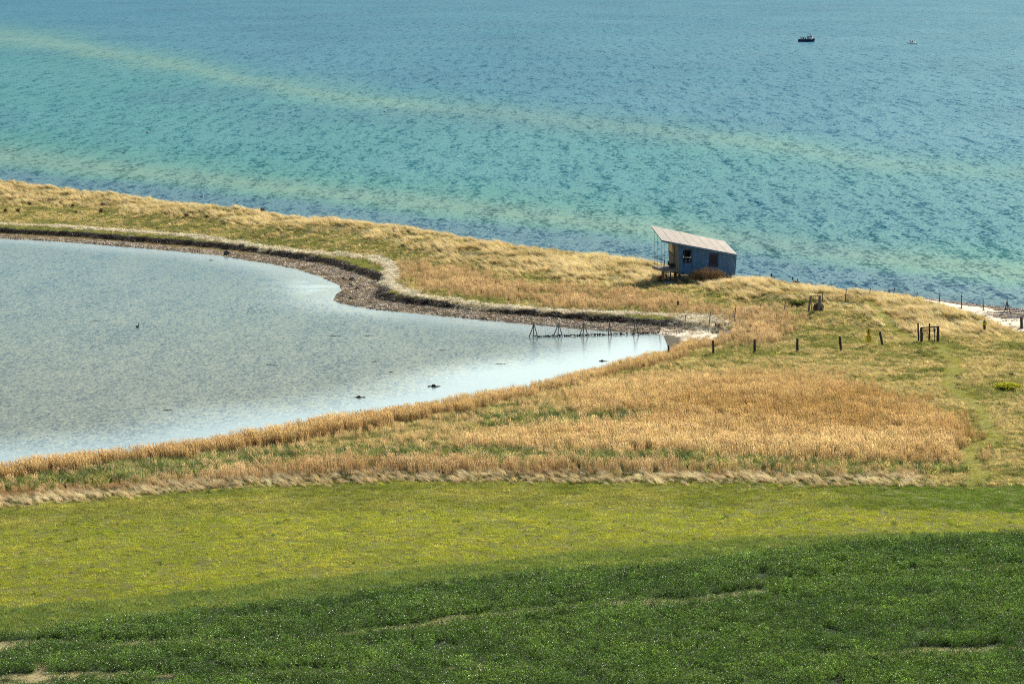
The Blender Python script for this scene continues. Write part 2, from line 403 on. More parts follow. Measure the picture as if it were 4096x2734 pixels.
bp = n.new('ShaderNodeBump'); bp.inputs['Strength'].default_value = .8; bp.inputs['Distance'].default_value = .08
l.new(no.outputs['Fac'], bp.inputs['Height']); l.new(bp.outputs[0], b.inputs['Normal'])
ground = grid_mesh('ground', GX, GY, GZ, fq, mg, {'gcol': gc})
tag(ground, 'coastal land with field, meadow, marsh and grassy spit', 'ground', kind='structure')

# ------------------------------------------------------------------ water
def water_mat(name, layers, rough, body_attr='wcol', gtint=(.78, .92, 1, 1), kcalm=1.0, kwave=.45):
    m, n, l = mat(name); n.remove(n['Principled BSDF'])
    a = n.new('ShaderNodeAttribute'); a.attribute_name = body_attr
    cm = n.new('ShaderNodeAttribute'); cm.attribute_name = 'rip'
    tc = n.new('ShaderNodeTexCoord'); acc = None
    for (sx, sy, amp, det) in layers:
        mp = n.new('ShaderNodeMapping'); mp.inputs['Scale'].default_value = (1 / sx, 1 / sy, 1); l.new(tc.outputs['Object'], mp.inputs[0])
        mp.inputs['Rotation'].default_value = (0, 0, random.uniform(-.05, .05))
        no = n.new('ShaderNodeTexNoise'); no.noise_dimensions = '2D'; no.inputs['Scale'].default_value = 1; no.inputs['Detail'].default_value = det; no.inputs['Roughness'].default_value = .6
        l.new(mp.outputs[0], no.inputs['Vector'])
        v1 = n.new('ShaderNodeVectorMath'); v1.operation = 'SUBTRACT'; v1.inputs[1].default_value = (.5, .5, .5); l.new(no.outputs['Color'], v1.inputs[0])
        v2 = n.new('ShaderNodeVectorMath'); v2.operation = 'MULTIPLY'; v2.inputs[1].default_value = (amp * .6, amp, 0); l.new(v1.outputs[0], v2.inputs[0])
        if acc is None: acc = v2
        else:
            v3 = n.new('ShaderNodeVectorMath'); v3.operation = 'ADD'; l.new(acc.outputs[0], v3.inputs[0]); l.new(v2.outputs[0], v3.inputs[1]); acc = v3
    v4 = n.new('ShaderNodeVectorMath'); v4.operation = 'SCALE'; l.new(acc.outputs[0], v4.inputs[0]); l.new(cm.outputs['Fac'], v4.inputs['Scale'])
    v5 = n.new('ShaderNodeVectorMath'); v5.operation = 'ADD'; v5.inputs[1].default_value = (0, 0, 1); l.new(v4.outputs[0], v5.inputs[0])
    v6 = n.new('ShaderNodeVectorMath'); v6.operation = 'NORMALIZE'; l.new(v5.outputs[0], v6.inputs[0])
    df = n.new('ShaderNodeBsdfDiffuse'); gl = n.new('ShaderNodeBsdfGlossy'); fr = n.new('ShaderNodeFresnel'); fr.inputs['IOR'].default_value = 1.33
    gl.inputs['Roughness'].default_value = rough; gl.inputs['Color'].default_value = gtint
    l.new(v6.outputs[0], df.inputs['Normal']); l.new(v6.outputs[0], gl.inputs['Normal']); l.new(v6.outputs[0], fr.inputs['Normal']); l.new(a.outputs['Color'], df.inputs['Color'])
    # share of the sky seen in the surface: Fresnel scaled by hand, brightened on calm lagoon, cut on waves
    mr = n.new('ShaderNodeMapRange'); mr.inputs['From Min'].default_value = 0; mr.inputs['From Max'].default_value = 1; mr.inputs['To Min'].default_value = kcalm; mr.inputs['To Max'].default_value = kwave
    l.new(cm.outputs['Fac'], mr.inputs['Value']); mu = n.new('ShaderNodeMath'); mu.operation = 'MULTIPLY'; mu.use_clamp = True
    l.new(fr.outputs[0], mu.inputs[0]); l.new(mr.outputs[0], mu.inputs[1])
    ms = n.new('ShaderNodeMixShader'); l.new(mu.outputs[0], ms.inputs[0]); l.new(df.outputs[0], ms.inputs[1]); l.new(gl.outputs[0], ms.inputs[2])
    l.new(ms.outputs[0], n['Material Output'].inputs[0])
    return m
M_SEA = water_mat('sea_water', [(.3, .5, 1.0, 3), (.65, 1.5, 1.1, 3), (1.3, 5, .75, 3), (2.2, 14, .6, 3), (3.0, 40, .5, 2)], .2, gtint=(.68, .94, 1, 1), kcalm=.36, kwave=.30)
rows = np.concatenate([[-1.0], np.geomspace(1, 15000, 330)])
cols = np.sinh(np.linspace(-1, 1, 181) * 2.2) / np.sinh(2.2)
R_, C_ = np.meshgrid(rows, cols, indexing='ij')
SX = C_ * (260 + .9 * np.maximum(R_, 0)); SY = y_ridge(SX) + R_
SX = SX.ravel(); SY = SY.ravel(); SZ = np.zeros_like(SX)
su, sv_ = project(SX, SY, SZ); su = su / K; sv_ = sv_ / K
bar1 = np.interp(su, [-300, 0, 200, 420, 600, 900, 1200, 1500, 1800, 2100, 2349], [62, 78, 108, 150, 187, 230, 263, 295, 330, 378, 398])
bar2 = np.interp(su, [-300, 0, 300, 600, 900, 1200, 1500, 1800, 2349], [330, 358, 393, 428, 458, 490, 528, 566, 625])
shl = np.interp(su, [r[0] for r in RIDGE], [r[1] for r in RIDGE])
wv = (fbm(SX / 25, SY / 60, 3, 41) - .5) * 26
vv = sv_ + wv
def mixc(a, b, t): return a * (1 - t[:, None]) + np.array(b)[None, :] * t[:, None]
col = np.tile(np.array([.018, .105, .155]), (len(SX), 1))
col = mixc(col, (.026, .135, .145), sstep(vv - bar1, -60, 10))
col = mixc(col, (.13, .21, .145), (np.exp(-((sv_ + wv * 1.1 - bar1 - 4) / 24.0) ** 2) * .42 + np.exp(-((sv_ + wv * .5 - bar1 - 6) / 9.0) ** 2) * .22) * (1 - .45 * sstep(su, 1500, 2300)))
col = mixc(col, (.032, .145, .125), sstep(vv - bar2, -90, -20))
col = mixc(col, (.12, .19, .135), np.exp(-((sv_ + wv * .6 - bar2) / 24.0) ** 2) * .75)
col = mixc(col, (.045, .105, .135), sstep(vv - bar2, 14, 40))
patch = sstep(fbm(SX / 40, SY / 120, 3, 44), .5, .68)
col = mixc(col, (.012, .07, .12), patch * .35)
scol = np.ones((len(SX), 4), np.float32); scol[:, :3] = col
nr, nc = R_.shape; ii = np.arange(nr * nc).reshape(nr, nc)
fs_ = np.stack([ii[:-1, :-1], ii[:-1, 1:], ii[1:, 1:], ii[1:, :-1]], -1).reshape(-1, 4)
sea = grid_mesh('sea', SX, SY, SZ, fs_, M_SEA, {'wcol': scol, 'rip': np.clip(.55 + .45 * fbm(SX / 30, SY / 90, 3, 47), 0, 1.1)})
tag(sea, 'choppy turquoise sea with paler sandbars beyond the spit', 'sea', kind='structure')

M_LAG = water_mat('lagoon_water', [(.2, .4, .45, 3), (.45, 1.0, .32, 3), (1.3, 4, .14, 3), (6, 22, .10, 3)], .20, gtint=(.94, .99, .93, 1), kcalm=1.9, kwave=.62)
lx = np.arange(-100, 14, .5); ly = np.arange(178, 392, .5)
LX, LY = np.meshgrid(lx, ly); LX = LX.ravel(); LY = LY.ravel()
dS = dpoly(LX, LY, lag_s); dNn = dpoly(LX, LY, lag_n)
lw = (fbm(LX / 14, LY / 14, 3, 51) - .5) * 9
calm = 1 - sstep(dS + lw * .8, 3, 17)
lu, lv = project(LX, LY, 0 * LX); lu = lu / K; lv = lv / K
calm2 = np.exp(-((lu - 730) / 90.0) ** 2 - ((lv - 655) / 35.0) ** 2) * sstep(fbm(LX / 4, LY / 3, 3, 53), .45, .6) * .8
calm3 = np.exp(-(dNn / 5.0) ** 2) * .55
rip = 1 - .965 * np.clip(np.maximum(np.maximum(calm, calm2), calm3), 0, 1)
lc = np.tile(np.array([.10, .115, .085]), (len(LX), 1))
lc = mixc(lc, (.05, .115, .125), sstep(LY, 215, 330) * .85)
lc = mixc(lc, (.16, .14, .085), np.exp(-(dNn / 3.5) ** 2) * .6)
lcol = np.ones((len(LX), 4), np.float32); lcol[:, :3] = lc
ii = np.arange(len(lx) * len(ly)).reshape(len(ly), len(lx))
fl = np.stack([ii[:-1, :-1], ii[:-1, 1:], ii[1:, 1:], ii[1:, :-1]], -1).reshape(-1, 4)
okv = inpoly(LX, LY, LAG) | (np.minimum(dS, dNn) < 7)
fl = fl[okv[fl].all(axis=1)]
lag = grid_mesh('lagoon', LX, LY, 0 * LX, fl, M_LAG, {'wcol': lcol, 'rip': rip})
tag(lag, 'grey green lagoon with a calm pale margin', 'water', kind='structure')

# ------------------------------------------------------------------ plant prototypes (instanced as stuff)
def blade(mb, base, h, w, lean, curve, az, c, seg=3, tip=0.0, plume=None):
    # a narrow strip that bends towards `lean` (vector) as it rises
    w2 = Vector((math.cos(az), math.sin(az), 0)) * (w / 2); pts = []
    for i in range(seg + 1):
        t = i / seg; p = Vector(base) + Vector((0, 0, h * (t - curve * t * t * .35))) + Vector(lean) * (t ** (1 + curve)) * h
        ww = w2 * (1 - (1 - tip) * t ** 1.5); pts += [p - ww, p + ww]
    fs = [(2 * i, 2 * i + 1, 2 * i + 3, 2 * i + 2) for i in range(seg)]
    mb.add(pts, fs, c)
    if plume:
        p = (pts[-1] + pts[-2]) / 2; d = Vector(lean) * 1.2 + Vector((-.25, 0, .75)); d.normalize()
        a = w2.normalized() * plume[1]
        mb.add([p - d * .02, p + d * plume[0] * .45 - a, p + d * plume[0], p + d * plume[0] * .4 + a], [(0, 1, 2, 3)], plume[2])
def R(a, b): return random.uniform(a, b)
def protos(kind, n):
    out = []
    for k in range(n):
        mb = MB()
        if kind == 'reed':
            for i in range(17):
                a = R(0, 6.28); r = .34 * math.sqrt(R(0, 1)); h = R(.85, 1.3); g = R(.65, 1.15)
                blade(mb, (r * math.cos(a), r * math.sin(a), -.03), h, R(.016, .03), (R(-.16, .03), R(-.08, .08), 0), .3, R(-.7, .7), (g, g * .95, g * .9), 2, .5, (R(.14, .26), R(.014, .03), (1.45 * g, 1.4 * g, 1.4 * g)) if R(0, 1) < .75 else None)
            for i in range(12):
                a = R(0, 6.28); r = .3; g = R(.6, 1.1); b = R(0, 6.28)
                blade(mb, (r * math.cos(a), r * math.sin(a), R(0, .3)), R(.3, .6), .02, (.6 * math.cos(b), .6 * math.sin(b), 0), .6, R(0, 3), (g, g, g), 2)
        elif kind == 'marram':
            for i in range(34):
                a = R(0, 6.28); r = .2 * math.sqrt(R(0, 1)); b = R(0, 6.28); g = R(.6, 1.12)
                blade(mb, (r * math.cos(a), r * math.sin(a), -.03), R(.4, .75), R(.014, .028), (-.75 + .35 * math.cos(b), .35 * math.sin(b), 0), .6, R(0, 3.14), (g, g * .97, g * .92), 3)
        elif kind == 'tuft':
            for i in range(26):
                a = R(0, 6.28); r = .17 * math.sqrt(R(0, 1)); b = R(0, 6.28); g = R(.55, 1.3)
                blade(mb, (r * math.cos(a), r * math.sin(a), -.02), R(.16, .36), R(.014, .026), (-.2 + .65 * math.cos(b), .6 * math.sin(b), 0), .7, R(0, 3.14), (g, g, g * .95), 2)
        elif kind == 'lawn':
            for i in range(46):
                a = R(0, 6.28); r = .30 * math.sqrt(R(0, 1)); b = R(0, 6.28); g = R(.55, 1.35)
                blade(mb, (r * math.cos(a), r * math.sin(a), -.01), R(.05, .13), R(.012, .022), (.6 * math.cos(b), .6 * math.sin(b), 0), .6, R(0, 3.14), (g, g, g * .9), 1)
        elif kind == 'crop':
            for i in range(26):
                a = R(0, 6.28); hz = R(.08, .42); r = R(.06, .26); ln = R(.06, .13); wd = ln * R(.4, .6); g = R(.45, 1.45)
                o = Vector((r * math.cos(a), r * math.sin(a), hz)); d = Vector((math.cos(a), math.sin(a), R(-.5, .8))).normalized()
                s = d.cross(Vector((R(-.3, .3), R(-.3, .3), 1))).normalized() * wd / 2; up = s.cross(d).normalized()
                p0, p1, p2 = o, o + d * ln * .55 + up * .015, o + d * ln - Vector((0, 0, R(0, .05)))
                mb.add([p0, p1 - s + up * .025, p2, p1 + s + up * .025, p1], [(0, 1, 4), (1, 2, 4), (2, 3, 4), (3, 0, 4)], (g, g, g))
                mb.add([(0, 0, 0), (.008, 0, 0), tuple(o)], [(0, 1, 2)], (.9, 1, .8))
        elif kind == 'pebble':
            for i in range(13):
                a = R(0, 6.28); r = .42 * math.sqrt(R(0, 1)); s = R(.025, .075); g = R(.35, 1.7)
                mb.blob((r * math.cos(a), r * math.sin(a), s * .3), (s * R(.8, 1.4), s * R(.8, 1.4), s * .7), .2, 6, 4, (g, g * R(.9, 1), g * R(.8, 1)))
        elif kind == 'wrack':
            for i in range(40):
                a = R(0, 6.28); r = .32 * math.sqrt(R(0, 1)); b = R(0, 6.28); g = R(.5, 1.3); h = R(.01, .14); ln = R(.08, .25)
                p = Vector((r * math.cos(a), r * math.sin(a), h)); d = Vector((math.cos(b), math.sin(b), R(-.3, .3))) * ln; w = Vector((-math.sin(b), math.cos(b), R(-.6, .6))) * R(.008, .018)
                mb.add([p - w, p + d - w * .5, p + d + w * .5, p + w], [(0, 1, 2, 3)], (g, g, g))
        out.append(mb.build('proto_' + kind, {'crop': M_CROP, 'pebble': M_STONE_I, 'lawn': M_GREEN, 'tuft': M_GREEN}.get(kind, M_STRAW), None, False, False))
    return out

PCOL = {}
for kind, nn in (('reed', 5), ('marram', 5), ('tuft', 5), ('lawn', 4), ('crop', 6), ('pebble', 4), ('wrack', 3)):
    c = bpy.data.collections.new('kinds_of_' + kind)
    for o in protos(kind, nn): c.objects.link(o)
    PCOL[kind] = (c, nn)

def scatter(name, kind, X, Y, Z, col, scl, label, cat, tilt=.12):
    c, nn = PCOL[kind]; N = len(X)
    me = bpy.data.meshes.new(name); me.vertices.add(N)
    me.vertices.foreach_set('co', np.stack([X, Y, Z], -1).astype(np.float32).ravel())
    full = kind in ('crop', 'pebble', 'wrack', 'lawn')
    rot = np.stack([rng.normal(0, tilt, N), rng.normal(0, tilt, N), rng.uniform(0, 6.28, N) if full else rng.normal(0, .45, N)], -1)
    a = me.attributes.new('rot', 'FLOAT_VECTOR', 'POINT'); a.data.foreach_set('vector', rot.astype(np.float32).ravel())
    a = me.attributes.new('scl', 'FLOAT', 'POINT'); a.data.foreach_set('value', scl.astype(np.float32))
    a = me.attributes.new('pick', 'INT', 'POINT'); a.data.foreach_set('value', rng.integers(0, nn, N).astype(np.int32))
    a = me.attributes.new('col', 'FLOAT_COLOR', 'POINT'); cc = np.ones((N, 4), np.float32); cc[:, :3] = col; a.data.foreach_set('color', cc.ravel())
    o = bpy.data.objects.new(name, me); C.objects.link(o)
    ng = bpy.data.node_groups.new('scatter_' + name, 'GeometryNodeTree')
    ng.interface.new_socket('Geometry', in_out='INPUT', socket_type='NodeSocketGeometry'); ng.interface.new_socket('Geometry', in_out='OUTPUT', socket_type='NodeSocketGeometry')
    n = ng.nodes; l = ng.links; gi = n.new('NodeGroupInput'); go = n.new('NodeGroupOutput')
    ip = n.new('GeometryNodeInstanceOnPoints'); ci = n.new('GeometryNodeCollectionInfo')
    ci.inputs['Collection'].default_value = c; ci.inputs['Separate Children'].default_value = True; ci.inputs['Reset Children'].default_value = True
    def na(nm, t):
        q = n.new('GeometryNodeInputNamedAttribute'); q.data_type = t; q.inputs['Name'].default_value = nm; return q.outputs[0]
    mp = n.new('GeometryNodeMeshToPoints'); mp.inputs['Radius'].default_value = .01
    l.new(gi.outputs[0], mp.inputs[0]); l.new(mp.outputs[0], ip.inputs['Points'])
    l.new(ci.outputs[0], ip.inputs['Instance']); ip.inputs['Pick Instance'].default_value = True
    l.new(na('pick', 'INT'), ip.inputs['Instance Index']); l.new(na('rot', 'FLOAT_VECTOR'), ip.inputs['Rotation']); l.new(na('scl', 'FLOAT'), ip.inputs['Scale'])
    l.new(ip.outputs[0], go.inputs[0])
    md = o.modifiers.new('scatter', 'NODES'); md.node_group = ng
    return tag(o, label, cat, kind='stuff')

# candidate points over the visible land
NC = 2100000
py = 1.0 / rng.uniform(1 / 440.0, 1 / 128.0, NC)        # more candidates near, thinned below to an even density
halfw = py * (2300.0 / F)
px = rng.uniform(-1, 1, NC) * halfw
# sampling density (per m2) at y: NC * pdf(y) / (2*halfw)
pdf = (1 / py ** 2) / (1 / 128.0 - 1 / 440.0)
dens = NC * pdf / (2 * halfw)
pz = height(px, py)
keep = pz > 0.02
px, py, pz, dens = px[keep], py[keep], pz[keep], dens[keep]
ju_ = rng.normal(0, 20, len(px)); jv_ = rng.normal(0, 5, len(px)) * np.clip((1240 - project(px, py, pz)[1] / K) / 60, .15, 1)
pzn, pu, pv, p1, p2 = zone(px, py, pz, ju_, jv_); pu = pu - ju_; pv = pv - jv_
keep = (pv > 380) & (pv < 1660) & (np.hypot(px - HUT0[0] + .2, (py - HUT0[1] + .3) * 1.0) > 1.6)
px, py, pz, dens, pzn, pu, pv, p1, p2 = [q[keep] for q in (px, py, pz, dens, pzn, pu, pv, p1, p2)]
rnd = rng.random(len(px)); used = np.zeros(len(px), bool)
n_lo = fbm(px / 11, py / 11, 3, 61); n_md = fbm(px / 2.6, py / 2.6, 3, 62); n_hi = fbm(px / .8, py / .8, 2, 63)
far = np.clip(py / 230.0, .7, 1.6)         # fewer and larger clumps with distance
def pick(zs, d, gate=None):
    """choose about d clumps per square metre in the zones zs"""
    global rnd
    m = np.isin(pzn, zs) & (~used)
    if gate is not None: m &= gate
    r = rng.random(len(px)); k = m & (r < d / dens / np.where(far > 1, far, 1) ** 1.0)
    used[k] = True; return np.where(k)[0]
def tint(i, A, B, t, jit=.18):
    A = np.array(A); B = np.array(B); t = np.clip(t, 0, 1)[:, None]
    c = A * (1 - t) + B * t; c = c * np.exp(rng.normal(0, jit, len(i)))[:, None] * (1 + rng.normal(0, .04, (len(i), 3)))
    return np.clip(c, 0.005, .95)
def put(name, kind, parts, label, cat, tilt=.12):
    I = np.concatenate([p[0] for p in parts]); COL = np.concatenate([p[1] for p in parts]); SC = np.concatenate([p[2] for p in parts])
    print(name, len(I)); return scatter(name, kind, px[I], py[I], pz[I], COL, SC, label, cat, tilt)
GOLD, GOLD2, BROWN = (.33, .215, .075), (.50, .37, .165), (.36, .215, .085)
PALE, PALE2, STRAWC = (.84, .69, .33), (.52, .40, .145), (.58, .45, .18)
OLIVE, GREEN, DGREEN, YGREEN = (.26, .27, .06), (.17, .25, .045), (.07, .13, .025), (.34, .36, .045)

# reeds
P = []
edge8 = np.clip(dpoly(pu, pv, GOLDP, True) / 42.0, 0, 1) * .75 + .25
i = pick([8], 12, rng.random(len(px)) < edge8 + .15); P.append((i, tint(i, GOLD, GOLD2, n_lo[i] * 2.2 - .9 + n_md[i] * .8, .18), (.34 + .40 * n_md[i] + .18 * sstep(pv[i], 850, 960)) * (.45 + .55 * np.maximum(edge8[i], sstep(pv[i], 1000, 1030) * (pu[i] < 2000))) * rng.uniform(.65, 1.2, len(i))))
i = pick([20], 13); P.append((i, tint(i, GOLD, GOLD2, n_md[i], .14), (.75 + .25 * n_md[i] - .38 * sstep(pu[i], 700, 1300)) * rng.uniform(.7, 1.15, len(i))))
i = pick([17], 8, n_md > .3); P.append((i, tint(i, (.36, .25, .12), (.50, .36, .17), n_md[i] * 1.4 - .2, .15), (.3 + .45 * n_md[i]) * rng.uniform(.8, 1.15, len(i))))
i = pick([6], 9); P.append((i, tint(i, (.33, .215, .09), (.50, .38, .19), n_md[i] * 1.6 - .4, .16), (.16 + .3 * n_md[i] + .42 * sstep(pu[i], 250, 800)) * (1 - .35 * sstep(pu[i], 1500, 1900)) * rng.uniform(.7, 1.1, len(i))))
i = pick([19], 2.5, n_md < .5); P.append((i, tint(i, (.5, .34, .15), (.62, .46, .24), n_md[i], .16), (.35 + .3 * n_md[i]) * rng.uniform(.7, 1.1, len(i))))
i = pick([7], 1.5); P.append((i, tint(i, (.5, .34, .15), (.62, .46, .24), n_md[i], .16), .55 * rng.uniform(.7, 1.1, len(i))))
put('reed_bed', 'reed', P, 'golden dry reeds with pale plumes filling the marsh', 'reeds', .05)
# tall pale dune grass
P = []
lushm = sstep(n_md, .34, .5)
i = pick([11], 12, (n_hi > .36) & (rng.random(len(px)) < .25 + .75 * lushm)); P.append((i, tint(i, PALE2, PALE, n_md[i] * 2.6 - .8, .10), (.6 + .9 * n_md[i]) * rng.uniform(.6, 1.15, len(i))))
i = pick([5], 13, (n_hi > .37)); P.append((i, tint(i, (.48, .36, .15), (.86, .73, .42), n_md[i] * 1.6 - .3, .18), (.5 + .4 * n_hi[i]) * rng.uniform(.6, 1.15, len(i))))
i = pick([7], 4, n_hi > .5); P.append((i, tint(i, (.5, .42, .18), PALE, n_md[i], .16), .6 * rng.uniform(.7, 1.1, len(i))))
i = pick([12], 5, (n_md > .52) & (n_hi > .4)); P.append((i, tint(i, PALE2, PALE, n_hi[i], .18), .6 * rng.uniform(.6, 1.1, len(i))))
i = pick([9], 4, (n_md > .53)); P.append((i, tint(i, STRAWC, PALE, n_hi[i], .18), .5 * rng.uniform(.6, 1.1, len(i))))
put('dune_grass', 'marram', P, 'tall pale dune grass bent over by the wind', 'dune grass', .12)
# mixed tufts
P = []
i = pick([7], 15); P.append((i, tint(i, (.06, .11, .02), (.34, .34, .09), n_hi[i] * 2.6 - .8, .3), (1.7 + 1.1 * n_md[i]) * rng.uniform(.6, 1.2, len(i))))
i = pick([9, 12, 17], 13); g_ = sstep(n_md[i] * .6 + n_hi[i] * .4, .38, .6); P.append((i, tint(i, (.22, .23, .05), STRAWC, g_ + rng.normal(0, .25, len(i)), .28), (.6 + .8 * n_hi[i]) * rng.uniform(.6, 1.2, len(i))))
i = pick([8], 7); P.append((i, tint(i, (.2, .2, .05), STRAWC, n_hi[i] * 2 - .5 + rng.normal(0, .25, len(i)), .28), (.8 + .8 * n_hi[i]) * rng.uniform(.6, 1.2, len(i))))
i = pick([9, 12, 19, 11], 1.2, n_hi < .36); P.append((i, tint(i, (.035, .05, .015), (.10, .13, .03), n_md[i], .3), 1.3 * rng.uniform(.6, 1.2, len(i))))  # very dark tufts put the shadows of the tussocks into colour
i = pick([19], 14); P.append((i, tint(i, (.15, .18, .04), STRAWC, sstep(n_md[i] * .5 + n_hi[i] * .5, .36, .60) + rng.normal(0, .2, len(i)), .3), (.9 + .8 * n_hi[i]) * rng.uniform(.6, 1.2, len(i))))
i = pick([11], 6); P.append((i, tint(i, (.28, .26, .07), STRAWC, n_hi[i] * 1.8 - .4 + rng.normal(0, .2, len(i)), .25), (.8 + .6 * n_hi[i]) * rng.uniform(.6, 1.2, len(i))))
i = pick([5], 6); P.append((i, tint(i, (.05, .08, .02), (.3, .28, .08), n_md[i] * 2 - .6, .3), 1.1 * rng.uniform(.6, 1.2, len(i))))
i = pick([2, 3], 1.3, n_hi > .58); P.append((i, tint(i, (.3, .26, .08), (.5, .4, .18), n_hi[i], .25), .7 * rng.uniform(.5, 1.1, len(i))))
i = pick([2, 3], .8, n_hi < .40); P.append((i, tint(i, DGREEN, (.12, .18, .03), n_hi[i], .2), .8 * rng.uniform(.5, 1.2, len(i))))
i = pick([2], 3.5); P.append((i, tint(i, (.11, .17, .035), (.22, .27, .08), n_hi[i], .2), .62 * rng.uniform(.5, 1.1, len(i))))
i = pick([4], 5, n_hi > .35); P.append((i, tint(i, (.14, .17, .03), (.42, .38, .13), n_md[i] * 1.7 - .4, .22), .5 * rng.uniform(.5, 1.1, len(i))))
i = pick([13], 5); P.append((i, tint(i, (.18, .21, .04), (.30, .26, .08), n_hi[i], .2), .55 * rng.uniform(.5, 1.1, len(i))))
i = pick([14], 2); P.append((i, tint(i, OLIVE, STRAWC, n_hi[i], .2), .6 * rng.uniform(.5, 1.1, len(i))))
i = pick([23], 9); P.append((i, tint(i, (.16, .13, .04), (.34, .25, .09), n_hi[i], .25), .5 * rng.uniform(.5, 1.1, len(i))))
i = pick([21], 5); P.append((i, tint(i, (.07, .07, .025), (.16, .14, .05), n_hi[i], .3), .6 * rng.uniform(.5, 1.1, len(i))))
put('grass_tufts', 'tuft', P, 'mixed green and straw coloured grass tussocks of the pasture', 'grass', .15)
# lawn-like meadow
P = []
fade = sstep(pu, 1300, 2000) * sstep(pv, 1100, 1180)
i = pick([3], 12); P.append((i, tint(i, (.29, .34, .024), (.48, .46, .055), n_md[i] * 1.2 - .2 + .5 * (n_lo[i] - .5) + rng.normal(0, .18, len(i)), .22), (.8 + .5 * n_hi[i])))
i = pick([2], 17); P.append((i, tint(i, (.15, .21, .035), (.27, .32, .07), n_hi[i] * 1.3 - .2, .2), (1.0 + .7 * n_hi[i])))
i = pick([4], 16); rg = sstep(pu[i], 1750, 2250); P.append((i, tint(i, (.20, .23, .03), (.42, .38, .08), n_md[i] * 1.5 - .3 - rg * 1.0 + .8 * (fbm(px[i] / 14, py[i] / 1.6, 3, 77) - .5), .3) * (1 - .35 * rg[:, None] * np.array([1, .3, .6])), (.9 + .5 * n_hi[i])))
i = pick([10], 14); P.append((i, tint(i, (.27, .28, .04), (.46, .40, .10), n_md[i] * 1.6 - .3, .15), (.7 + .3 * n_hi[i])))
i = pick([13], 14); P.append((i, tint(i, (.20, .24, .035), (.32, .30, .07), n_md[i] * 1.4 - .2, .2), (.9 + .4 * n_hi[i])))
i = pick([9, 12], 6); P.append((i, tint(i, (.24, .26, .045), (.42, .36, .12), n_md[i] * 1.6 - .3, .2), (1.1 + .5 * n_hi[i])))
i = pick([18], 3); P.append((i, tint(i, (.27, .28, .04), (.36, .33, .08), n_md[i] * 1.6 - .3, .15), (.7 + .3 * n_hi[i])))
put('meadow_grass', 'lawn', P, 'short yellow green meadow grass', 'grass', .1)
# crop
ed = rng.random(len(px))
i = pick([1], 19, (ed < .45 + 1.5 * n_md) & (n_hi > .27))
ci_ = tint(i, (.05, .11, .016), (.16, .26, .04), n_md[i] * 1.2 - .1, .35)
P = [(i, ci_, (.75 + .35 * n_md[i]) * rng.uniform(.75, 1.15, len(i)))]
i = pick([18], 1.2); P.append((i, tint(i, (.07, .13, .03), (.15, .19, .04), n_md[i], .2), .45 * rng.uniform(.6, 1.2, len(i))))
put('field_crop', 'crop', P, 'dark green leafy crop plants of the field', 'crop', .15)
# pebbles and wrack
P = []
i = pick([15], 8); P.append((i, tint(i, (.26, .195, .12), (.60, .52, .38), n_hi[i], .2), rng.uniform(.8, 1.3, len(i))))
i = pick([22], 5); P.append((i, tint(i, (.26, .19, .13), (.42, .35, .27), n_hi[i], .2), rng.uniform(.8, 1.3, len(i))))
i = pick([16], .8); P.append((i, tint(i, (.3, .22, .13), (.5, .42, .3), n_hi[i], .2), rng.uniform(.4, .8, len(i))))
put('shingle', 'pebble', P, 'brown and grey shore shingle', 'shingle', .1)
P = []
i = pick([14], 15); P.append((i, tint(i, (.78, .66, .42), (.95, .86, .64), n_hi[i], .15), rng.uniform(.9, 1.5, len(i))))
i = pick([15], 4, n_md > .45); P.append((i, tint(i, (.14, .09, .035), (.34, .23, .10), n_hi[i], .3), rng.uniform(.8, 1.4, len(i))))
i = pick([16], 2.5, n_md > .5); P.append((i, tint(i, (.12, .08, .04), (.5, .36, .18), n_hi[i] * 2 - .5, .3), rng.uniform(.6, 1.1, len(i))))
i = pick([21], 8); P.append((i, tint(i, (.018, .013, .010), (.07, .045, .022), n_hi[i], .3), rng.uniform(.8, 1.4, len(i))))
put('drift_wrack', 'wrack', P, 'straw and weed washed up along the shore', 'wrack', .15)

# ------------------------------------------------------------------ materials of the built things
M_BLUE = simple('blue_corrugated_sheet', (.085, .185, .30), .5, .35, var=.18, scale=2.2, bump=.0)
M_NAVY = simple('navy_frame_paint', (.016, .026, .055), .5, .3, var=.2)
M_ROOF = simple('fibre_cement_roof', (.43, .375, .30), .8, .2, var=.12, scale=1.5, stretch=(1, 1, 1))
M_ROOFE = simple('pale_roof_edge', (.55, .46, .40), .7, .2, var=.1)
M_SLAT = simple('tan_cladding', (.27, .22, .14), .7, .2, var=.2, scale=5)
M_DECK = simple('weathered_deck', (.16, .145, .115), .8, .2, var=.3, scale=6)
M_FASCIA = simple('tan_deck_board', (.30, .22, .15), .8, .2, var=.15, scale=3)
M_DARKW = simple('dark_timber', (.045, .036, .028), .8, .2, var=.4, scale=6)
M_POST = simple('weathered_post', (.075, .062, .05), .85, .2, var=.5, scale=9, bump=.6)
M_GREYW = simple('grey_wood', (.23, .20, .16), .85, .2, var=.3, scale=8, bump=.4)
M_STEEL = simple('galvanised_steel', (.30, .30, .29), .45, .5, metal=.6, var=.2)
M_WIRE = simple('dull_wire', (.30, .29, .27), .9, .05, var=.2)
M_BLACK = simple('black_rubber', (.012, .012, .013), .6, .3, var=.2)
M_WHITE = simple('white_paint', (.72, .72, .70), .5, .4, var=.08)
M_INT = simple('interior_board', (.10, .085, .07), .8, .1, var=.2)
M_YEL = simple('yellow_sign_sheet', (.92, .66, .025), .45, .4, var=.08)
M_INK = simple('black_ink', (.008, .008, .008), .5, .3, var=.1)
M_ROCK = simple('boulder_stone', (.12, .10, .085), .85, .2, var=.5, scale=5, bump=.8)
M_WEED = simple('dark_seaweed', (.022, .016, .010), .7, .3, var=.5, scale=7, bump=.6)
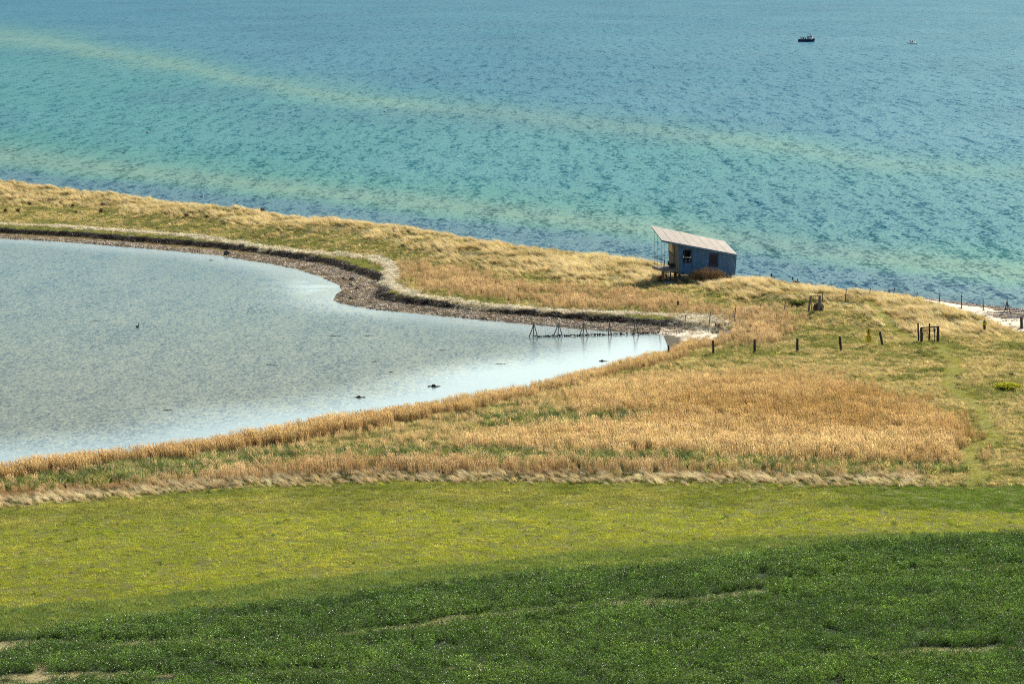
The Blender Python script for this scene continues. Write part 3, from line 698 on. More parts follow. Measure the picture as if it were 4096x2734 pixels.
M_BROWNT = simple('brown_twigs', (.25, .165, .09), .8, .2, var=.35, scale=4)
M_DKTWIG = simple('dark_twigs', (.20, .145, .09), .8, .2, var=.35, scale=4)
M_GLEAF = simple('green_leaves', (.09, .14, .03), .6, .3, var=.4, scale=5)
M_YLEAF = simple('yellow_green_leaves', (.34, .38, .03), .6, .3, var=.35, scale=5)
def leafmat(nm, c, tr=.55):
    m, n, l = mat(nm); n.remove(n['Principled BSDF']); d = n.new('ShaderNodeBsdfDiffuse'); t = n.new('ShaderNodeBsdfTranslucent'); ms = n.new('ShaderNodeMixShader'); ms.inputs[0].default_value = tr
    gi_ = n.new('ShaderNodeNewGeometry'); r = n.new('ShaderNodeValToRGB'); c = np.array(c); r.color_ramp.elements[0].color = tuple(c * .55) + (1,); r.color_ramp.elements[1].color = tuple(np.minimum(c * 1.45, 1)) + (1,)
    l.new(gi_.outputs['Random Per Island'], r.inputs[0]); l.new(r.outputs[0], d.inputs[0]); l.new(r.outputs[0], t.inputs[0]); l.new(d.outputs[0], ms.inputs[1]); l.new(t.outputs[0], ms.inputs[2]); l.new(ms.outputs[0], n['Material Output'].inputs[0]); return m
M_GLEAF = leafmat('green_leaves', (.16, .22, .04)); M_YLEAF = leafmat('yellow_green_leaves', (.50, .52, .04))
M_BROWNT = leafmat('brown_twigs', (.27, .175, .09), .25); M_DKTWIG = leafmat('dark_twigs', (.22, .15, .09), .25)
M_HULL = simple('navy_hull_paint', (.014, .020, .085), .35, .5, var=.2, scale=1.5)
M_TEAL = simple('pale_boot_top', (.10, .26, .34), .5, .4, var=.15)
M_CABIN = simple('cabin_paint', (.80, .80, .78), .45, .4, var=.08)
M_CABINB = simple('cabin_blue_paint', (.22, .36, .44), .5, .4, var=.1)
M_RUB = simple('white_inflatable', (.75, .74, .70), .5, .4, var=.06)
M_SKIN = simple('skin', (.50, .30, .21), .5, .4, var=.08)
M_HAIR = simple('dark_hair', (.03, .02, .015), .6, .3, var=.2)
M_CONC = simple('grey_slab', (.16, .16, .17), .9, .2, var=.25)
M_RED = simple('red_paint', (.22, .025, .03), .45, .4, var=.1)
mgls, n, l = mat('window_glass'); b = n['Principled BSDF']; b.inputs['Base Color'].default_value = (.012, .02, .035, 1); b.inputs['Roughness'].default_value = .04; b.inputs['Specular IOR Level'].default_value = .2
M_GLASS = mgls
mgt, n, l = mat('dune_reflection_glass'); b = n['Principled BSDF']; b.inputs['Base Color'].default_value = (.34, .26, .12, 1); b.inputs['Roughness'].default_value = .12; b.inputs['Specular IOR Level'].default_value = .9  # tan base colour paints in the dune grass reflected by the pane
M_GLASS_REFL = mgt
def colmat(nm, c): return simple(nm, c, .8, .2, var=.12)

# ------------------------------------------------------------------ the beach hut
PHI = math.radians(17.5)
hA = np.array([math.cos(PHI), math.sin(PHI), 0]); hD = np.array([-math.sin(PHI), math.cos(PHI), 0])
hutO = at_y(2717, 1097, HUT0[1] + 1.2)
CAMP = np.array([0, 0, HC])
def hp(zx, zy, dep=0.0):
    d = ray(2560 + zx * .20434, 880 + zy * .20434); t = ((hutO - CAMP) @ hD + dep) / (d @ hD); return Vector(CAMP + d * t)
hut = thing('beach_hut', 'blue corrugated beach hut with a steep sloping roof and a raised wooden deck', 'hut', (hutO[0] + 2.8, hutO[1] + 2, float(height(hutO[0] + 2.8, hutO[1] + 2))))
RFL, RFR, RBR, RBL = hp(440, 400, -.22), hp(1887, 672, -.22), hp(1632, 415, 4.0), hp(225, 115, 3.45)
def roofp(s, t, dz=0): p = RFL * (1 - s) * (1 - t) + RFR * s * (1 - t) + RBR * s * t + RBL * (1 - s) * t; return p + Vector((0, 0, dz))
TL, BL, BR, TR = hp(740, 474), hp(770, 1062), hp(1856, 1077), hp(1885, 686)
# front wall: box-profile sheet with window openings
win = [(848, 1006, 586, 828), (1360, 1520, 664, 902)]
mb = MB(); NS = 44 * 8
prev = None
for i in range(NS + 1):
    s = i / NS; prof = (.5 + .5 * math.cos(2 * math.pi * s * 44)) ** 1.4 * .055
    off = Vector(-hD * prof); bt = lerp(BL, BR, s) + off; tp = lerp(TL, TR, s) + off
    zmx = (770 + 740) / 2 + s * ((1856 + 1885) / 2 - 755)
    spans = [(0, 1)]
    for (x0, x1, y0, y1) in win:
        if x0 < zmx < x1:
            yb = 1062 + s * 15; yt = 474 + s * 212; spans = [(0, (yb - y1) / (yb - yt)), ((yb - y0) / (yb - yt), 1)]
    cur = (bt, tp, spans)
    if prev is not None and len(prev[2]) == len(spans):
        for (a0, a1), (b0, b1) in zip(prev[2], spans):
            mb.add([lerp(prev[0], prev[1], a0), lerp(bt, tp, b0), lerp(bt, tp, b1), lerp(prev[0], prev[1], a1)], [(0, 1, 2, 3)])
    prev = cur
mb.build('front_wall', M_BLUE, hut)
mb = MB()
def wallq(p, q, r, s_, th):
    n_ = (q - p).cross(s_ - p).normalized() * th; mb.box8([p, q, q + n_, p + n_, s_, r, r + n_, s_ + n_])
BD = 2.75
def sh(p, dep): return p + Vector(hD * dep)
bl2, br2 = sh(BL, BD), sh(BR, BD)
def under(p):      # point of the roof underside above p
    best = min(((roofp(a / 60, c / 30) - p).xy.length, a, c) for a in range(61) for c in range(31)); return roofp(best[1] / 60, best[2] / 30, -.15)
tl2 = under(sh(TL, BD)); tl2 = Vector((sh(TL, BD).x, sh(TL, BD).y, tl2.z)); tr2 = under(sh(TR, BD)); tr2 = Vector((sh(TR, BD).x, sh(TR, BD).y, tr2.z))
wallq(br2, bl2, tl2, tr2, .06); mb.build('back_wall', M_BLUE, hut)
mb = MB(); wallq(BR, br2, tr2, TR, .05); mb.build('right_wall', M_BLUE, hut)
mb = MB(); wallq(BL + Vector((0, 0, .02)), BR + Vector((0, 0, .02)), br2 + Vector((0, 0, .02)), bl2 + Vector((0, 0, .02)), .12); mb.build('floor_frame', M_DARKW, hut)
# dark inner lining so that the rooms read as rooms
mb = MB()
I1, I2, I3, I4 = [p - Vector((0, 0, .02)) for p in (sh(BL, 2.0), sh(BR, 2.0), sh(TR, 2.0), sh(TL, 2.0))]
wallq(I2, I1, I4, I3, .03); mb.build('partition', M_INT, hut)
# left gable: tan horizontal slats, glazed door, window
def lf(a, b_, o=0.0):
    p = lerp(lerp(BL, bl2, a), lerp(TL, tl2, a), b_); return p - Vector(hA * o)
mb = MB()
mb.box8([lf(0, 0, -.05), lf(1, 0, -.05), lf(1, 0, 0), lf(0, 0, 0), lf(0, 1, -.05), lf(1, 1, -.05), lf(1, 1, 0), lf(0, 1, 0)])
mb.build('left_wall', M_INT, hut)
mb = MB(); NSL = 34
for i in range(NSL):
    b0 = i / NSL; b1 = b0 + .7 / NSL
    segs = [(0, 1)]
    if .19 < b0 < .87: segs = [(0, .33), (.98, 1.0)] if b0 > .53 else [(0, .33), (.54, 1.0)]
    for a0, a1 in segs:
        mb.box8([lf(a0, b0, .002), lf(a1, b0, .002), lf(a1, b0, .035), lf(a0, b0, .035), lf(a0, b1, .002), lf(a1, b1, .002), lf(a1, b1, .035), lf(a0, b1, .035)])
mb.build('slat_cladding', M_SLAT, hut)
def lfrect(name, a0, a1, b0, b1, o0, o1, m_, par=hut):
    q = MB(); q.box8([lf(a0, b0, o0), lf(a1, b0, o0), lf(a1, b0, o1), lf(a0, b0, o1), lf(a0, b1, o0), lf(a1, b1, o0), lf(a1, b1, o1), lf(a0, b1, o1)]); return q.build(name, m_, par)
dr_ = lfrect('door', .35, .52, .19, .86, .003, .05, M_NAVY)
lfrect('door_glass', .38, .49, .45, .83, .052, .058, M_GLASS, dr_)
wf = lfrect('window', .545, .985, .545, .87, .003, .02, M_NAVY)
lfrect('window_pane', .58, .96, .565, .85, .022, .03, M_GLASS_REFL, wf)
lfrect('window_sill', .53, 1.0, .52, .542, .003, .12, M_GREYW, wf)
mb = MB(); mb.beam(TL + Vector(hA * -.02), BL + Vector(hA * -.02) - Vector((0, 0, .0)), .06, .09); mb.build('corner_trim', M_SLAT, hut)
# front windows
def frame(name, quad, w, dep, m_):
    (a, b_, c_, d_) = quad; q = MB(); A_, B_, C_, D_ = [hp(x, y, dep) for x, y in quad]
    fr_ = lambda p, r: q.beam(p, r, w, .07, up=tuple(-hD))
    dx = (B_ - A_).normalized() * w / 2; dz = (A_ - D_).normalized() * w / 2
    fr_(A_ + dx * 0 - dz, B_ - dz); fr_(D_ + dz, C_ + dz); fr_(A_ + dx - dz * 2.02, D_ + dx + dz * 2.02); fr_(B_ - dx - dz * 2.02, C_ - dx + dz * 2.02)
    return q.build(name, m_, hut)
w1_ = frame('window', [(855, 573), (1015, 577), (1001, 840), (837, 834)], .13, -.045, M_NAVY)
q = MB(); q.beam(hp(880, 655, .5), hp(985, 655, .5), .05, .10); q.build('shelf', M_INT, w1_)
q = MB(); q.beam(hp(858, 712, -.12), hp(990, 718, -.12), .10, .03); q.build('open_sash', colmat('sash_glass', (.30, .38, .30)), w1_)
q = MB(); q.beam(hp(848, 700, -.13), hp(852, 735, -.13), .07, .05); q.beam(hp(995, 705, -.13), hp(993, 742, -.13), .07, .05); q.beam(hp(850, 730, -.13), hp(994, 740, -.13), .03, .03); q.build('sash_frame', M_WHITE, w1_)
for x_ in (900, 968): q = MB(); q.blob(hp(x_, 789, .25), (.09, .09, .09), .1); q.build('bowl', M_WHITE, w1_)
w2_ = frame('window', [(1368, 650), (1530, 658), (1512, 918), (1346, 910)], .15, -.045, M_NAVY)
q = MB(); q.box8([hp(1375, 890, .02), hp(1500, 896, .02), hp(1500, 896, .0), hp(1375, 890, .0), hp(1390, 675, .02), hp(1512, 680, .02), hp(1512, 680, .0), hp(1390, 675, .0)]); q.build('window_pane', M_GLASS, w2_)
q = MB(); Z = [hp(1387, 686, -.03), hp(1502, 691, -.03), hp(1492, 868, -.03), hp(1376, 862, -.03)]
for a_, b_ in ((0, 1), (1, 2), (2, 3), (3, 0)): q.beam(Z[a_], Z[b_], .025, .02)
q.build('sash_frame', colmat('grey_sash', (.16, .18, .22)), w2_)
# roof: ribbed sheets running down the slope, pale upper edge, blue fascia
mb = MB(); NT = 22 * 6; NX = 8
for i in range(NX):
    vs = []; fs = []
    for j in range(NT + 1):
        t = j / NT; r_ = .018 * (abs(math.sin(math.pi * t * 22))) ** .6
        for k_, s_ in enumerate((i / NX - .002, (i + 1) / NX + .002)):
            vs.append(roofp(min(max(s_, 0), 1), t, .012 + r_ + (.006 if k_ == 1 else 0) - (.0) + .008 * (i % 2)))
    for j in range(NT): fs.append((2 * j, 2 * j + 1, 2 * j + 3, 2 * j + 2))
    mb.add(vs, fs)
roof = mb.build('roof', M_ROOF, hut)
mb = MB(); mb.box8([roofp(0.005, .02, -.12), roofp(.995, .02, -.12), roofp(.995, .98, -.12), roofp(.005, .98, -.12), roofp(0.005, .02, .008), roofp(.995, .02, .008), roofp(.995, .98, .008), roofp(.005, .98, .008)]); mb.build('roof_underside', M_SLAT, roof)
mb = MB(); mb.beam(roofp(-.002, -.01, -.065), roofp(1.002, -.01, -.065), .04, .15); mb.build('fascia', M_BLUE, roof)
mb = MB(); mb.beam(roofp(-.002, -.012, .028), roofp(1.002, -.012, .028), .07, .02); mb.beam(roofp(-.003, 0, .03), roofp(-.003, 1, .03), .09, .02); mb.beam(roofp(1.003, 0, .03), roofp(1.003, 1, .03), .09, .02); mb.build('edge_trim', M_ROOFE, roof)
mb = MB()
for i in range(1, NX): mb.beam(roofp(i / NX, .01, .045), roofp(i / NX, .99, .045), .006, .008)
mb.build('sheet_joint', M_DARKW, roof)
mb = MB()
for t in np.linspace(.06, .94, 9): mb.beam(roofp(-.004, t, -.07), roofp(.10, t, -.16), .06, .14)
mb.build('rafter', M_DARKW, roof)
# deck
DFL, DFR, DBL, DBR = hp(447, 962, 0), hp(735, 968, .05), hp(240, 895, 3.4), hp(540, 893, 3.4)
dz = lambda p, z_: p + Vector((0, 0, z_))
mb = MB(); NB = 22
for i in range(NB):
    a0 = i / NB; a1 = (i + .9) / NB
    q1, q2, q3, q4 = lerp(DFL, DBL, a0), lerp(DFR, DBR, a0), lerp(DFR, DBR, a1), lerp(DFL, DBL, a1)
    mb.box8([dz(q1, -.04), dz(q2, -.04), dz(q3, -.04), dz(q4, -.04), q1, q2, q3, q4])
deck = mb.build('deck', M_DECK, hut)
mb = MB(); mb.beam(dz(DFL, -.14), dz(DBL, -.14), .05, .24); mb.beam(dz(DFL, -.14) , dz(DFR, -.14), .05, .24); mb.beam(dz(DBL, -.14), dz(DBR, -.14), .05, .2); mb.build('deck_fascia', M_FASCIA, deck)
def gpost(p, w, m_, name, par, top=0.0, lean=(0, 0)):
    g_ = float(height(p.x, p.y)); q_ = MB(); q_.beam(Vector((p.x + lean[0], p.y + lean[1], g_ - .25)), dz(p, top), w, w); return q_.build(name, m_, par)
for p_ in (lerp(DFL, DFR, .25), lerp(DFL, DFR, .55), lerp(lerp(DFL, DBL, .6), lerp(DFR, DBR, .6), .4), lerp(DBR, DFR, .1), lerp(DFL, DFR, .93)): gpost(p_ + Vector(hD * .12), .12, M_DARKW, 'deck_post', deck, -.25)
# stairs
st = []
g0 = float(height(hp(560, 1215, -1.25).x, hp(560, 1215, -1.25).y))
for i, (y, dep) in enumerate(((1028, -.12), (1066, -.36), (1104, -.60), (1143, -.84), (1181, -1.08))):
    q = MB(); A_ = hp(470 - i * 4, y, dep); B_ = hp(700, y, dep); q.box8([dz(A_, -.03), dz(B_, -.03), dz(B_, -.03) + Vector(hD * .22), dz(A_, -.03) + Vector(hD * .22), A_, B_, B_ + Vector(hD * .22), A_ + Vector(hD * .22)]); st.append(q.build('stair_tread', M_DECK, deck))
for xx in (478, 690):
    q = MB(); a_ = hp(xx, 990, .05); b_ = hp(xx - 12, 1195, -1.15); q.beam(dz(a_, -.05), Vector((b_.x, b_.y, g0 - .05)), .06, .2); q.build('stair_stringer', M_DARKW, deck)
q = MB(); c_ = hp(575, 1214, -1.5); q.beam(Vector((hp(475, 1214, -1.5).x, hp(475, 1214, -1.5).y, g0 + .05)), Vector((hp(668, 1214, -1.5).x, hp(668, 1214, -1.5).y, g0 + .05)), .3, .14); q.build('step_slab', M_CONC, deck)
rail = MB(); rail.tube([hp(480, 785, -.05), hp(466, 960, -.05), hp(456, 1045, -.1)], [.05, .06, .065], 6); rail.tube([hp(456, 1045, -.1), hp(462, 1190, -.95)], [.06, .06], 6)
rail = rail.build('railing_post', M_DECK, deck)
q = MB(); q.beam(hp(480, 788, -.05), hp(245, 722, 3.4), .07, .05); q.beam(hp(245, 722, 3.4), hp(592, 733, 3.3), .07, .05); q.build('handrail', M_DARKW, deck)
q = MB()
for x0, y0, x1, y1, d0 in ((280, 205, 279, 905, 2.75), (340, 270, 338, 925, 1.75), (418, 372, 416, 948, .5), (473, 430, 476, 785, -.03)):
    q.tube([hp(x0, y0, d0), hp(x1, y1, d0)], .016, 4)
q.build('support_cable', M_STEEL, deck)
q = MB(); q.beam(hp(556, 800, 2.9), hp(556, 885, 2.9), .16, .08); q.build('deck_panel', M_DARKW, deck)
for p_ in (BL + Vector(hD * .3) + Vector(hA * .12), BR + Vector(hD * .3) - Vector(hA * .35), BR + Vector(hD * .3) - Vector(hA * .75), BR + Vector(hD * 2.3) - Vector(hA * .4), BL + Vector(hD * 2.3) + Vector(hA * .4), BR + Vector(hD * .3) - Vector(hA * 2.4)):
    gpost(p_, .2, M_DARKW, 'pile', hut, .02)
q = MB(); pc = hp(620, 915, 1.5)
q.box((pc.x, pc.y, pc.z + .16), (.5, .35, .3)); q.box((pc.x, pc.y - .01, pc.z + .32), (.54, .38, .03))
tag(q.build('storage_box', M_DARKW), 'small dark storage box standing on the deck by the hut door', 'box')

# bicycle
def bike(loc, ax, label, m_fr, s=1.0):
    ax = Vector(ax).normalized(); P0 = Vector(loc); r = .33
    t = thing('bicycle', label, 'bicycle', loc)
    def pt(x, z, o=0): return P0 + ax * x * s + Vector((0, 0, z)) * s + ax.cross(Vector((0, 0, 1))) * o * s
    for cx in (0, 1.08):
        q = MB(); q.tube([pt(cx + r * math.cos(k * math.pi / 12), .33 + r * math.sin(k * math.pi / 12)) for k in range(25)], .022 * s, 6, cap=False); w_ = q.build('wheel', M_BLACK, t)
        q = MB(); q.tube([pt(cx + (r - .03) * math.cos(k * math.pi / 12), .33 + (r - .03) * math.sin(k * math.pi / 12)) for k in range(25)], .012 * s, 5, cap=False)
        for k in range(12): q.tube([pt(cx, .33), pt(cx + (r - .03) * math.cos(k * math.pi / 6), .33 + (r - .03) * math.sin(k * math.pi / 6))], .004 * s, 3)
        q.build('rim', M_STEEL, w_)
    q = MB(); bb = (.46, .30); hd = (.92, .78)
    for a_, b_ in (((0, .33), bb), ((0, .33), (.32, .66)), ((.29, .82), bb), (bb, (.90, .70)), ((.16, .50), (.55, .48)), ((.55, .48), (.88, .80)), (hd, (1.08, .33))): q.tube([pt(*a_), pt(*b_)], .019 * s, 6)
    q.build('frame', m_fr, t)
    q = MB(); q.blob(pt(.24, .93), (.13 * s, .07 * s, .04 * s), .05); q.tube([pt(.28, .82), pt(.27, .92)], .014 * s, 5); q.build('saddle', M_BLACK, t)
    q = MB(); q.tube([pt(.90, .80), pt(.86, 1.02)], .014 * s, 5); q.tube([pt(.72, 1.03, .27), pt(.86, 1.02, .1), pt(.86, 1.02, -.1), pt(.72, 1.03, -.27)], .013 * s, 5); q.build('handlebar', M_STEEL, t)
    q = MB(); q.tube([pt(bb[0] + .07 * math.cos(k * .785), bb[1] + .07 * math.sin(k * .785), .05) for k in range(9)], .012 * s, 4); q.tube([pt(*bb, .06), pt(bb[0] + .08, bb[1] - .15, .07)], .012 * s, 4); q.box(pt(bb[0] + .08, bb[1] - .16, .11), (.09 * s, .05 * s, .02 * s)); q.build('crank', M_STEEL, t)
    q = MB(); q.tube([pt(-.1, .78), pt(.26, .76)], .012 * s, 4); q.tube([pt(0, .33, .04), pt(.0, .76, .04)], .008 * s, 4); q.build('rack', M_BLACK, t)
    return t
bw = hp(790, 1225, -1.0); gz = float(height(bw.x, bw.y))
bike((bw.x, bw.y, gz), hA, 'silver framed bicycle leaning by the brown bush below the blue hut wall', M_STEEL)
hb = hp(345, 1180, .6); t = thing('hand_cart', 'small hand cart with pale handle and dark red tray left of the hut stairs', 'hand cart', (hb.x, hb.y, float(height(hb.x, hb.y))))
gz = float(height(hb.x, hb.y)); q = MB(); q.box((hb.x + .25, hb.y, gz + .38), (.55, .4, .06)); q.box((hb.x + .25, hb.y - .18, gz + .45), (.55, .03, .14)); q.box((hb.x + .25, hb.y + .18, gz + .45), (.55, .03, .14)); q.build('tray', M_RED, t)
q = MB(); q.tube([(hb.x + .12, hb.y, gz + .42), (hb.x + .0, hb.y, gz + .6), (hb.x + .28, hb.y + .02, gz + 1.0)], .018, 5); q.build('handle', M_WHITE, t)
for o_ in (-.2, .2):
    q = MB(); q.tube([(hb.x + .3 + .15 * math.cos(k * .5236), hb.y + o_, gz + .17 + .15 * math.sin(k * .5236)) for k in range(13)], .025, 5, cap=False); q.tube([(hb.x + .3, hb.y + o_, gz + .17), (hb.x + .3, hb.y + o_ * .9, gz + .36)], .015, 4); q.build('wheel', M_BLACK, t)

# ------------------------------------------------------------------ shrubs
def shrub(px_, py_, wpx, hpx, label, leafm=None, twigm=M_BROWNT, nst=260, leafn=0, name='shrub', group=None, cat='shrub', flat=1.0, base=None):
    g_ = ground_at(px_, py_) if base is None else base
    sc = F / math.hypot(g_[1], HC - g_[2]); w = wpx / sc / 2; h = hpx / sc
    t = thing(name, label, cat, g_, group)
    mb = MB(); lm = MB()
    for i in range(nst):
        a = R(0, 6.28); rr = math.sqrt(R(0, 1)); th = rr * R(.75, 1.05)
        tip = Vector((g_[0] + w * th * math.cos(a), g_[1] + w * .8 * th * math.sin(a), g_[2] + h * math.sqrt(max(.03, 1 - th * th * .93)) * R(.62, 1.05)))
        b0 = Vector((g_[0] + w * .35 * rr * math.cos(a), g_[1] + w * .3 * rr * math.sin(a), g_[2] - .03)); mid = lerp(b0, tip, .5) + Vector((R(-.1, .1), R(-.1, .1), R(0, .15))) * h
        mb.tube([b0, mid, tip], [.018, .012, .004], 3, cap=False)
        for k in range(6):
            p = lerp(mid, tip, R(-.3, 1)); d = Vector((R(-1, 1), R(-1, 1), R(-.1, 1))).normalized() * R(.12, .32) * min(1.0, h)
            s_ = Vector((R(-1, 1), R(-1, 1), R(-1, 1))).normalized() * .011
            mb.add([p - s_, p + s_, p + d + s_ * .4, p + d - s_ * .4], [(0, 1, 2, 3)])
            for kk in range(leafn):
                c_ = p + d * R(.2, 1.1); s1 = Vector((R(-1, 1), R(-1, 1), R(-1, 1))).normalized() * R(.02, .045); s2 = s1.cross(Vector((R(-1, 1), R(-1, 1), R(-1, 1)))).normalized() * R(.015, .03)
                lm.add([c_ - s1, c_ + s2, c_ + s1, c_ - s2], [(0, 1, 2, 3)])
    mb.build('branches', twigm, t)
    if leafm: lm.build('leaves', leafm, t)
    return t
bb_ = hp(1310, 1262, -2.6); bb_.z = float(height(bb_.x, bb_.y))
shrub(0, 0, 190, 64, 'large dense brown shrub growing in front of the blue hut wall', None, M_BROWNT, 1100, 0, base=tuple(bb_))
mb = None
bsh = [((3, 440, 283), 95, 36, 'widest brown shrub on the left dune slope below the stump'), ((3, 248, 300), 60, 22, 'low brown shrub left of the widest one on the dune slope'), ((3, 528, 296), 60, 28, 'dark brown shrub just right of the widest shrub on the dune slope'), ((3, 622, 314), 30, 18, 'small dark shrub on the slope right of the stump'),
       ((3, 875, 312), 56, 26, 'rounded dark shrub on the spit above its twin'), ((3, 863, 368), 58, 30, 'loose brown shrub on the spit below its twin'), ((3, 152, 360), 44, 24, 'small dark shrub at the left end of the spit'), ((3, 40, 300), 60, 28, 'brown shrub at the left edge of the photo on the dune'), ((3, 48, 358), 36, 22, 'low dark shrub in the green at the left edge of the spit'),
       ((3, 1593, 402), 56, 26, 'brown dome shaped shrub in the middle of the spit'), ((3, 1765, 412), 34, 20, 'small brown shrub right of the dome shaped one on the spit'), ((3, 2240, 355), 60, 24, 'dark shrub on the dune crest against the sea'), ((3, 1535, 370), 34, 14, 'tiny dark shrub left of the dome shaped one on the spit'), ((3, 1950, 442), 36, 16, 'low shrub among pale grass near the middle of the spit'), ((3, 650, 368), 30, 16, 'tiny brown shrub in the green left part of the spit')]
for (k_, zx, zy), w_, h_, lb in bsh: shrub(zx * .4683, 680 + zy * .4683, w_ * .4683 * 1.1, h_ * .4683 * 1.6, lb, None, M_DKTWIG, 60, 0, group='brown shrubs on the spit')
shrub(3570, 1632, 95, 30, 'loose green and brown shrub at the edge of the golden reeds', M_GLEAF, M_BROWNT, 150, 1, group='shrubs along the path')
shrub(4030, 1556, 150, 26, 'bright yellow green shrub at the right edge above the path', M_YLEAF, M_BROWNT, 260, 4, group='shrubs along the path')
shrub(4045, 1502, 26, 13, 'small dark bush above the bright yellow green shrub', None, M_DKTWIG, 60, 0, group='shrubs along the path')
shrub(3187, 1222, 90, 26, 'green bush behind the wires left of the wooden gate frame', M_GLEAF, M_DKTWIG, 160, 2, group='bushes by the wire fence')
for (zx, zy, w_, h_, lb) in ((1625, 405, 60, 22, 'small green bush alone in the brown reeds of the spit'), (2275, 520, 50, 40, 'upright green bush in the reeds above the fence in the lagoon'), (1805, 578, 36, 18, 'small sprig of green leaves near the pale wrack line'), (2010, 590, 40, 16, 'low green sprig right of the small one near the wrack line'), (1625, 305, 70, 20, 'wide low green bush at the upper edge of the brown reeds')):
    shrub(1100 + zx * .4257, 950 + zy * .4257, w_ * .4257, h_ * .5, lb, M_GLEAF, M_DKTWIG, 45, 2, group='green bushes in the spit reeds')

# ------------------------------------------------------------------ posts, gates, fences
def post_mesh(b0, t0, r, name='fence_post', m_=M_POST, label=None, cat=None, group=None, parent=None, seg=5, split=True):
    b0 = Vector(b0); t0 = Vector(t0); pts = []; rr = []
    for i in range(seg + 1):
        t_ = i / seg; pts.append(lerp(b0 - (t0 - b0) * .12, t0, t_) + Vector((R(-.012, .012), R(-.012, .012), 0))); rr.append(r * (1.06 - .12 * t_))
    mb_ = MB(); mb_.tube(pts, rr, 8, .10)
    o = mb_.build(name, m_, parent)
    if label: tag(o, label, cat, group)
    return o
def px3(x, y): return 2600 + x * .34057, 1180 + y * .34057
def px4(x, y): return 3300 + x * .33887, 1080 + y * .33887
def px5(x, y): return 2050 + x * .27671, 1200 + y * .27671
def px8(x, y): return 3000 + x * .21286, 1050 + y * .21286
def pxz(x, y): return 3650 + x * .06379, 1280 + y * .06378     # gate close-up
def stand(top, bot): b_ = ground_at(*bot); return b_, at_y(top[0], top[1], b_[1])
row = [((215, 585), (222, 732), .085, 'wooden post at the water edge, leftmost of the row of loose posts'), ((740, 532), (745, 700), .095, 'dark wooden post in the brown reeds, second from the water edge'), ((1230, 517), (1232, 685), .11, 'thick dark wooden post at the edge of reeds and green grass'), ((1730, 507), (1732, 674), .11, 'dark wooden post in open green pasture, fourth of the row'), ((2228, 482), (2245, 660), .11, 'grey wooden post leaning slightly left just left of the yellow pentagon sign')]
for tp_, bt_, r_, lb in row:
    b_, t_ = stand(px3(*tp_), px3(*bt_)); post_mesh(b_, t_, r_, label=lb, cat='post', group='wooden posts in a row across the pasture')
b_, t_ = stand(px4(648, 722), px4(680, 897)); post_mesh(b_, t_, .10, label='wooden post leaning strongly left just right of the yellow pentagon sign', cat='post', group='wooden posts in a row across the pasture')
b_, t_ = stand(px4(2318, 548), px4(2322, 692)); post_mesh(b_, t_, .13, label='thick wooden post at the right edge below the white sand', cat='post', group='wooden posts in a row across the pasture')
b_, t_ = stand(px3(326, 68), px3(335, 184)); post_mesh(b_, t_, .10, label='lone rusty brown post standing in the reeds below the hut', cat='post')
b_, t_ = stand(px8(408, 205), px8(400, 315)); post_mesh(b_, t_, .09, label='lone dark post on the dune crest right of the hut against the sea', cat='post')
b_, t_ = stand(px4(758, 238), px4(758, 322)); post_mesh(b_, t_, .10, label='thick crooked post at the beach edge beside the thin fence posts', cat='post')
b_, t_ = stand((329, 774), (330, 790)); mb = MB(); mb.tube([Vector(b_) - Vector((0, 0, .1)), lerp(b_, t_, .5), Vector(t_)], [.13, .10, .03], 8, .15); tag(mb.build('stump', M_POST), 'short pointed black stump in pale grass on the left dune', 'stump')

# wooden frame by the path with two tall dark stakes
gb = [ground_at(*pxz(x, y)) for x, y in ((575, 1350), (1605, 1390))]
t = thing('gate_frame', 'weathered wooden frame of two thick posts and a top rail at the path', 'gate', (gb[0] + gb[1]) / 2)
y1 = gb[0][1]; y2 = gb[1][1]
post_mesh(gb[0], at_y(*pxz(555, 460), y1), .125, 'post', M_POST, parent=t); post_mesh(gb[1], at_y(*pxz(1590, 365), y2), .125, 'post', M_POST, parent=t)
q = MB(); q.beam(Vector(at_y(*pxz(520, 480), y1 - .12)), Vector(at_y(*pxz(1635, 395), y2 - .12)), .08, .10); q.build('top_rail', M_POST, t)
for tpx, btx, lb in (((340, 195), (385, 1320), 'tall thin dark stake left of the wooden frame by the path'), ((1030, 160), (1018, 1300), 'tall thin dark stake rising through the middle of the wooden frame')):
    b_, t_ = stand(pxz(*tpx), pxz(*btx)); b_ = Vector(b_); t_ = Vector(t_)
    if 'middle' in lb: b_.y -= .35; t_.y -= .35
    post_mesh(b_, t_, .07, 'stake', M_DARKW, lb, 'stake', 'dark stakes at the wooden frame')
b_, t_ = stand(pxz(1375, 520), pxz(1400, 1400)); b_ = Vector(b_); t_ = Vector(t_)
t = thing('leaflet_box', 'small grey box with a pale roof on a thin stake inside the wooden frame', 'box', b_)
q = MB(); q.tube([b_ - Vector((0, 0, .2)), lerp(b_, t_, .9)], .035, 6); q.build('stake', M_DARKW, t)
q = MB(); c_ = lerp(b_, t_, .87); q.box((c_.x, c_.y, c_.z), (.17, .13, .26)); q.build('box_body', colmat('grey_box', (.06, .065, .08)), t)
q = MB(); q.beam((c_.x - .10, c_.y, c_.z + .17), (c_.x + .10, c_.y, c_.z + .17), .20, .04); q.beam((c_.x - .08, c_.y, c_.z + .20), (c_.x + .08, c_.y, c_.z + .20), .12, .03); q.build('lid', colmat('pale_lid', (.42, .46, .52)), t)
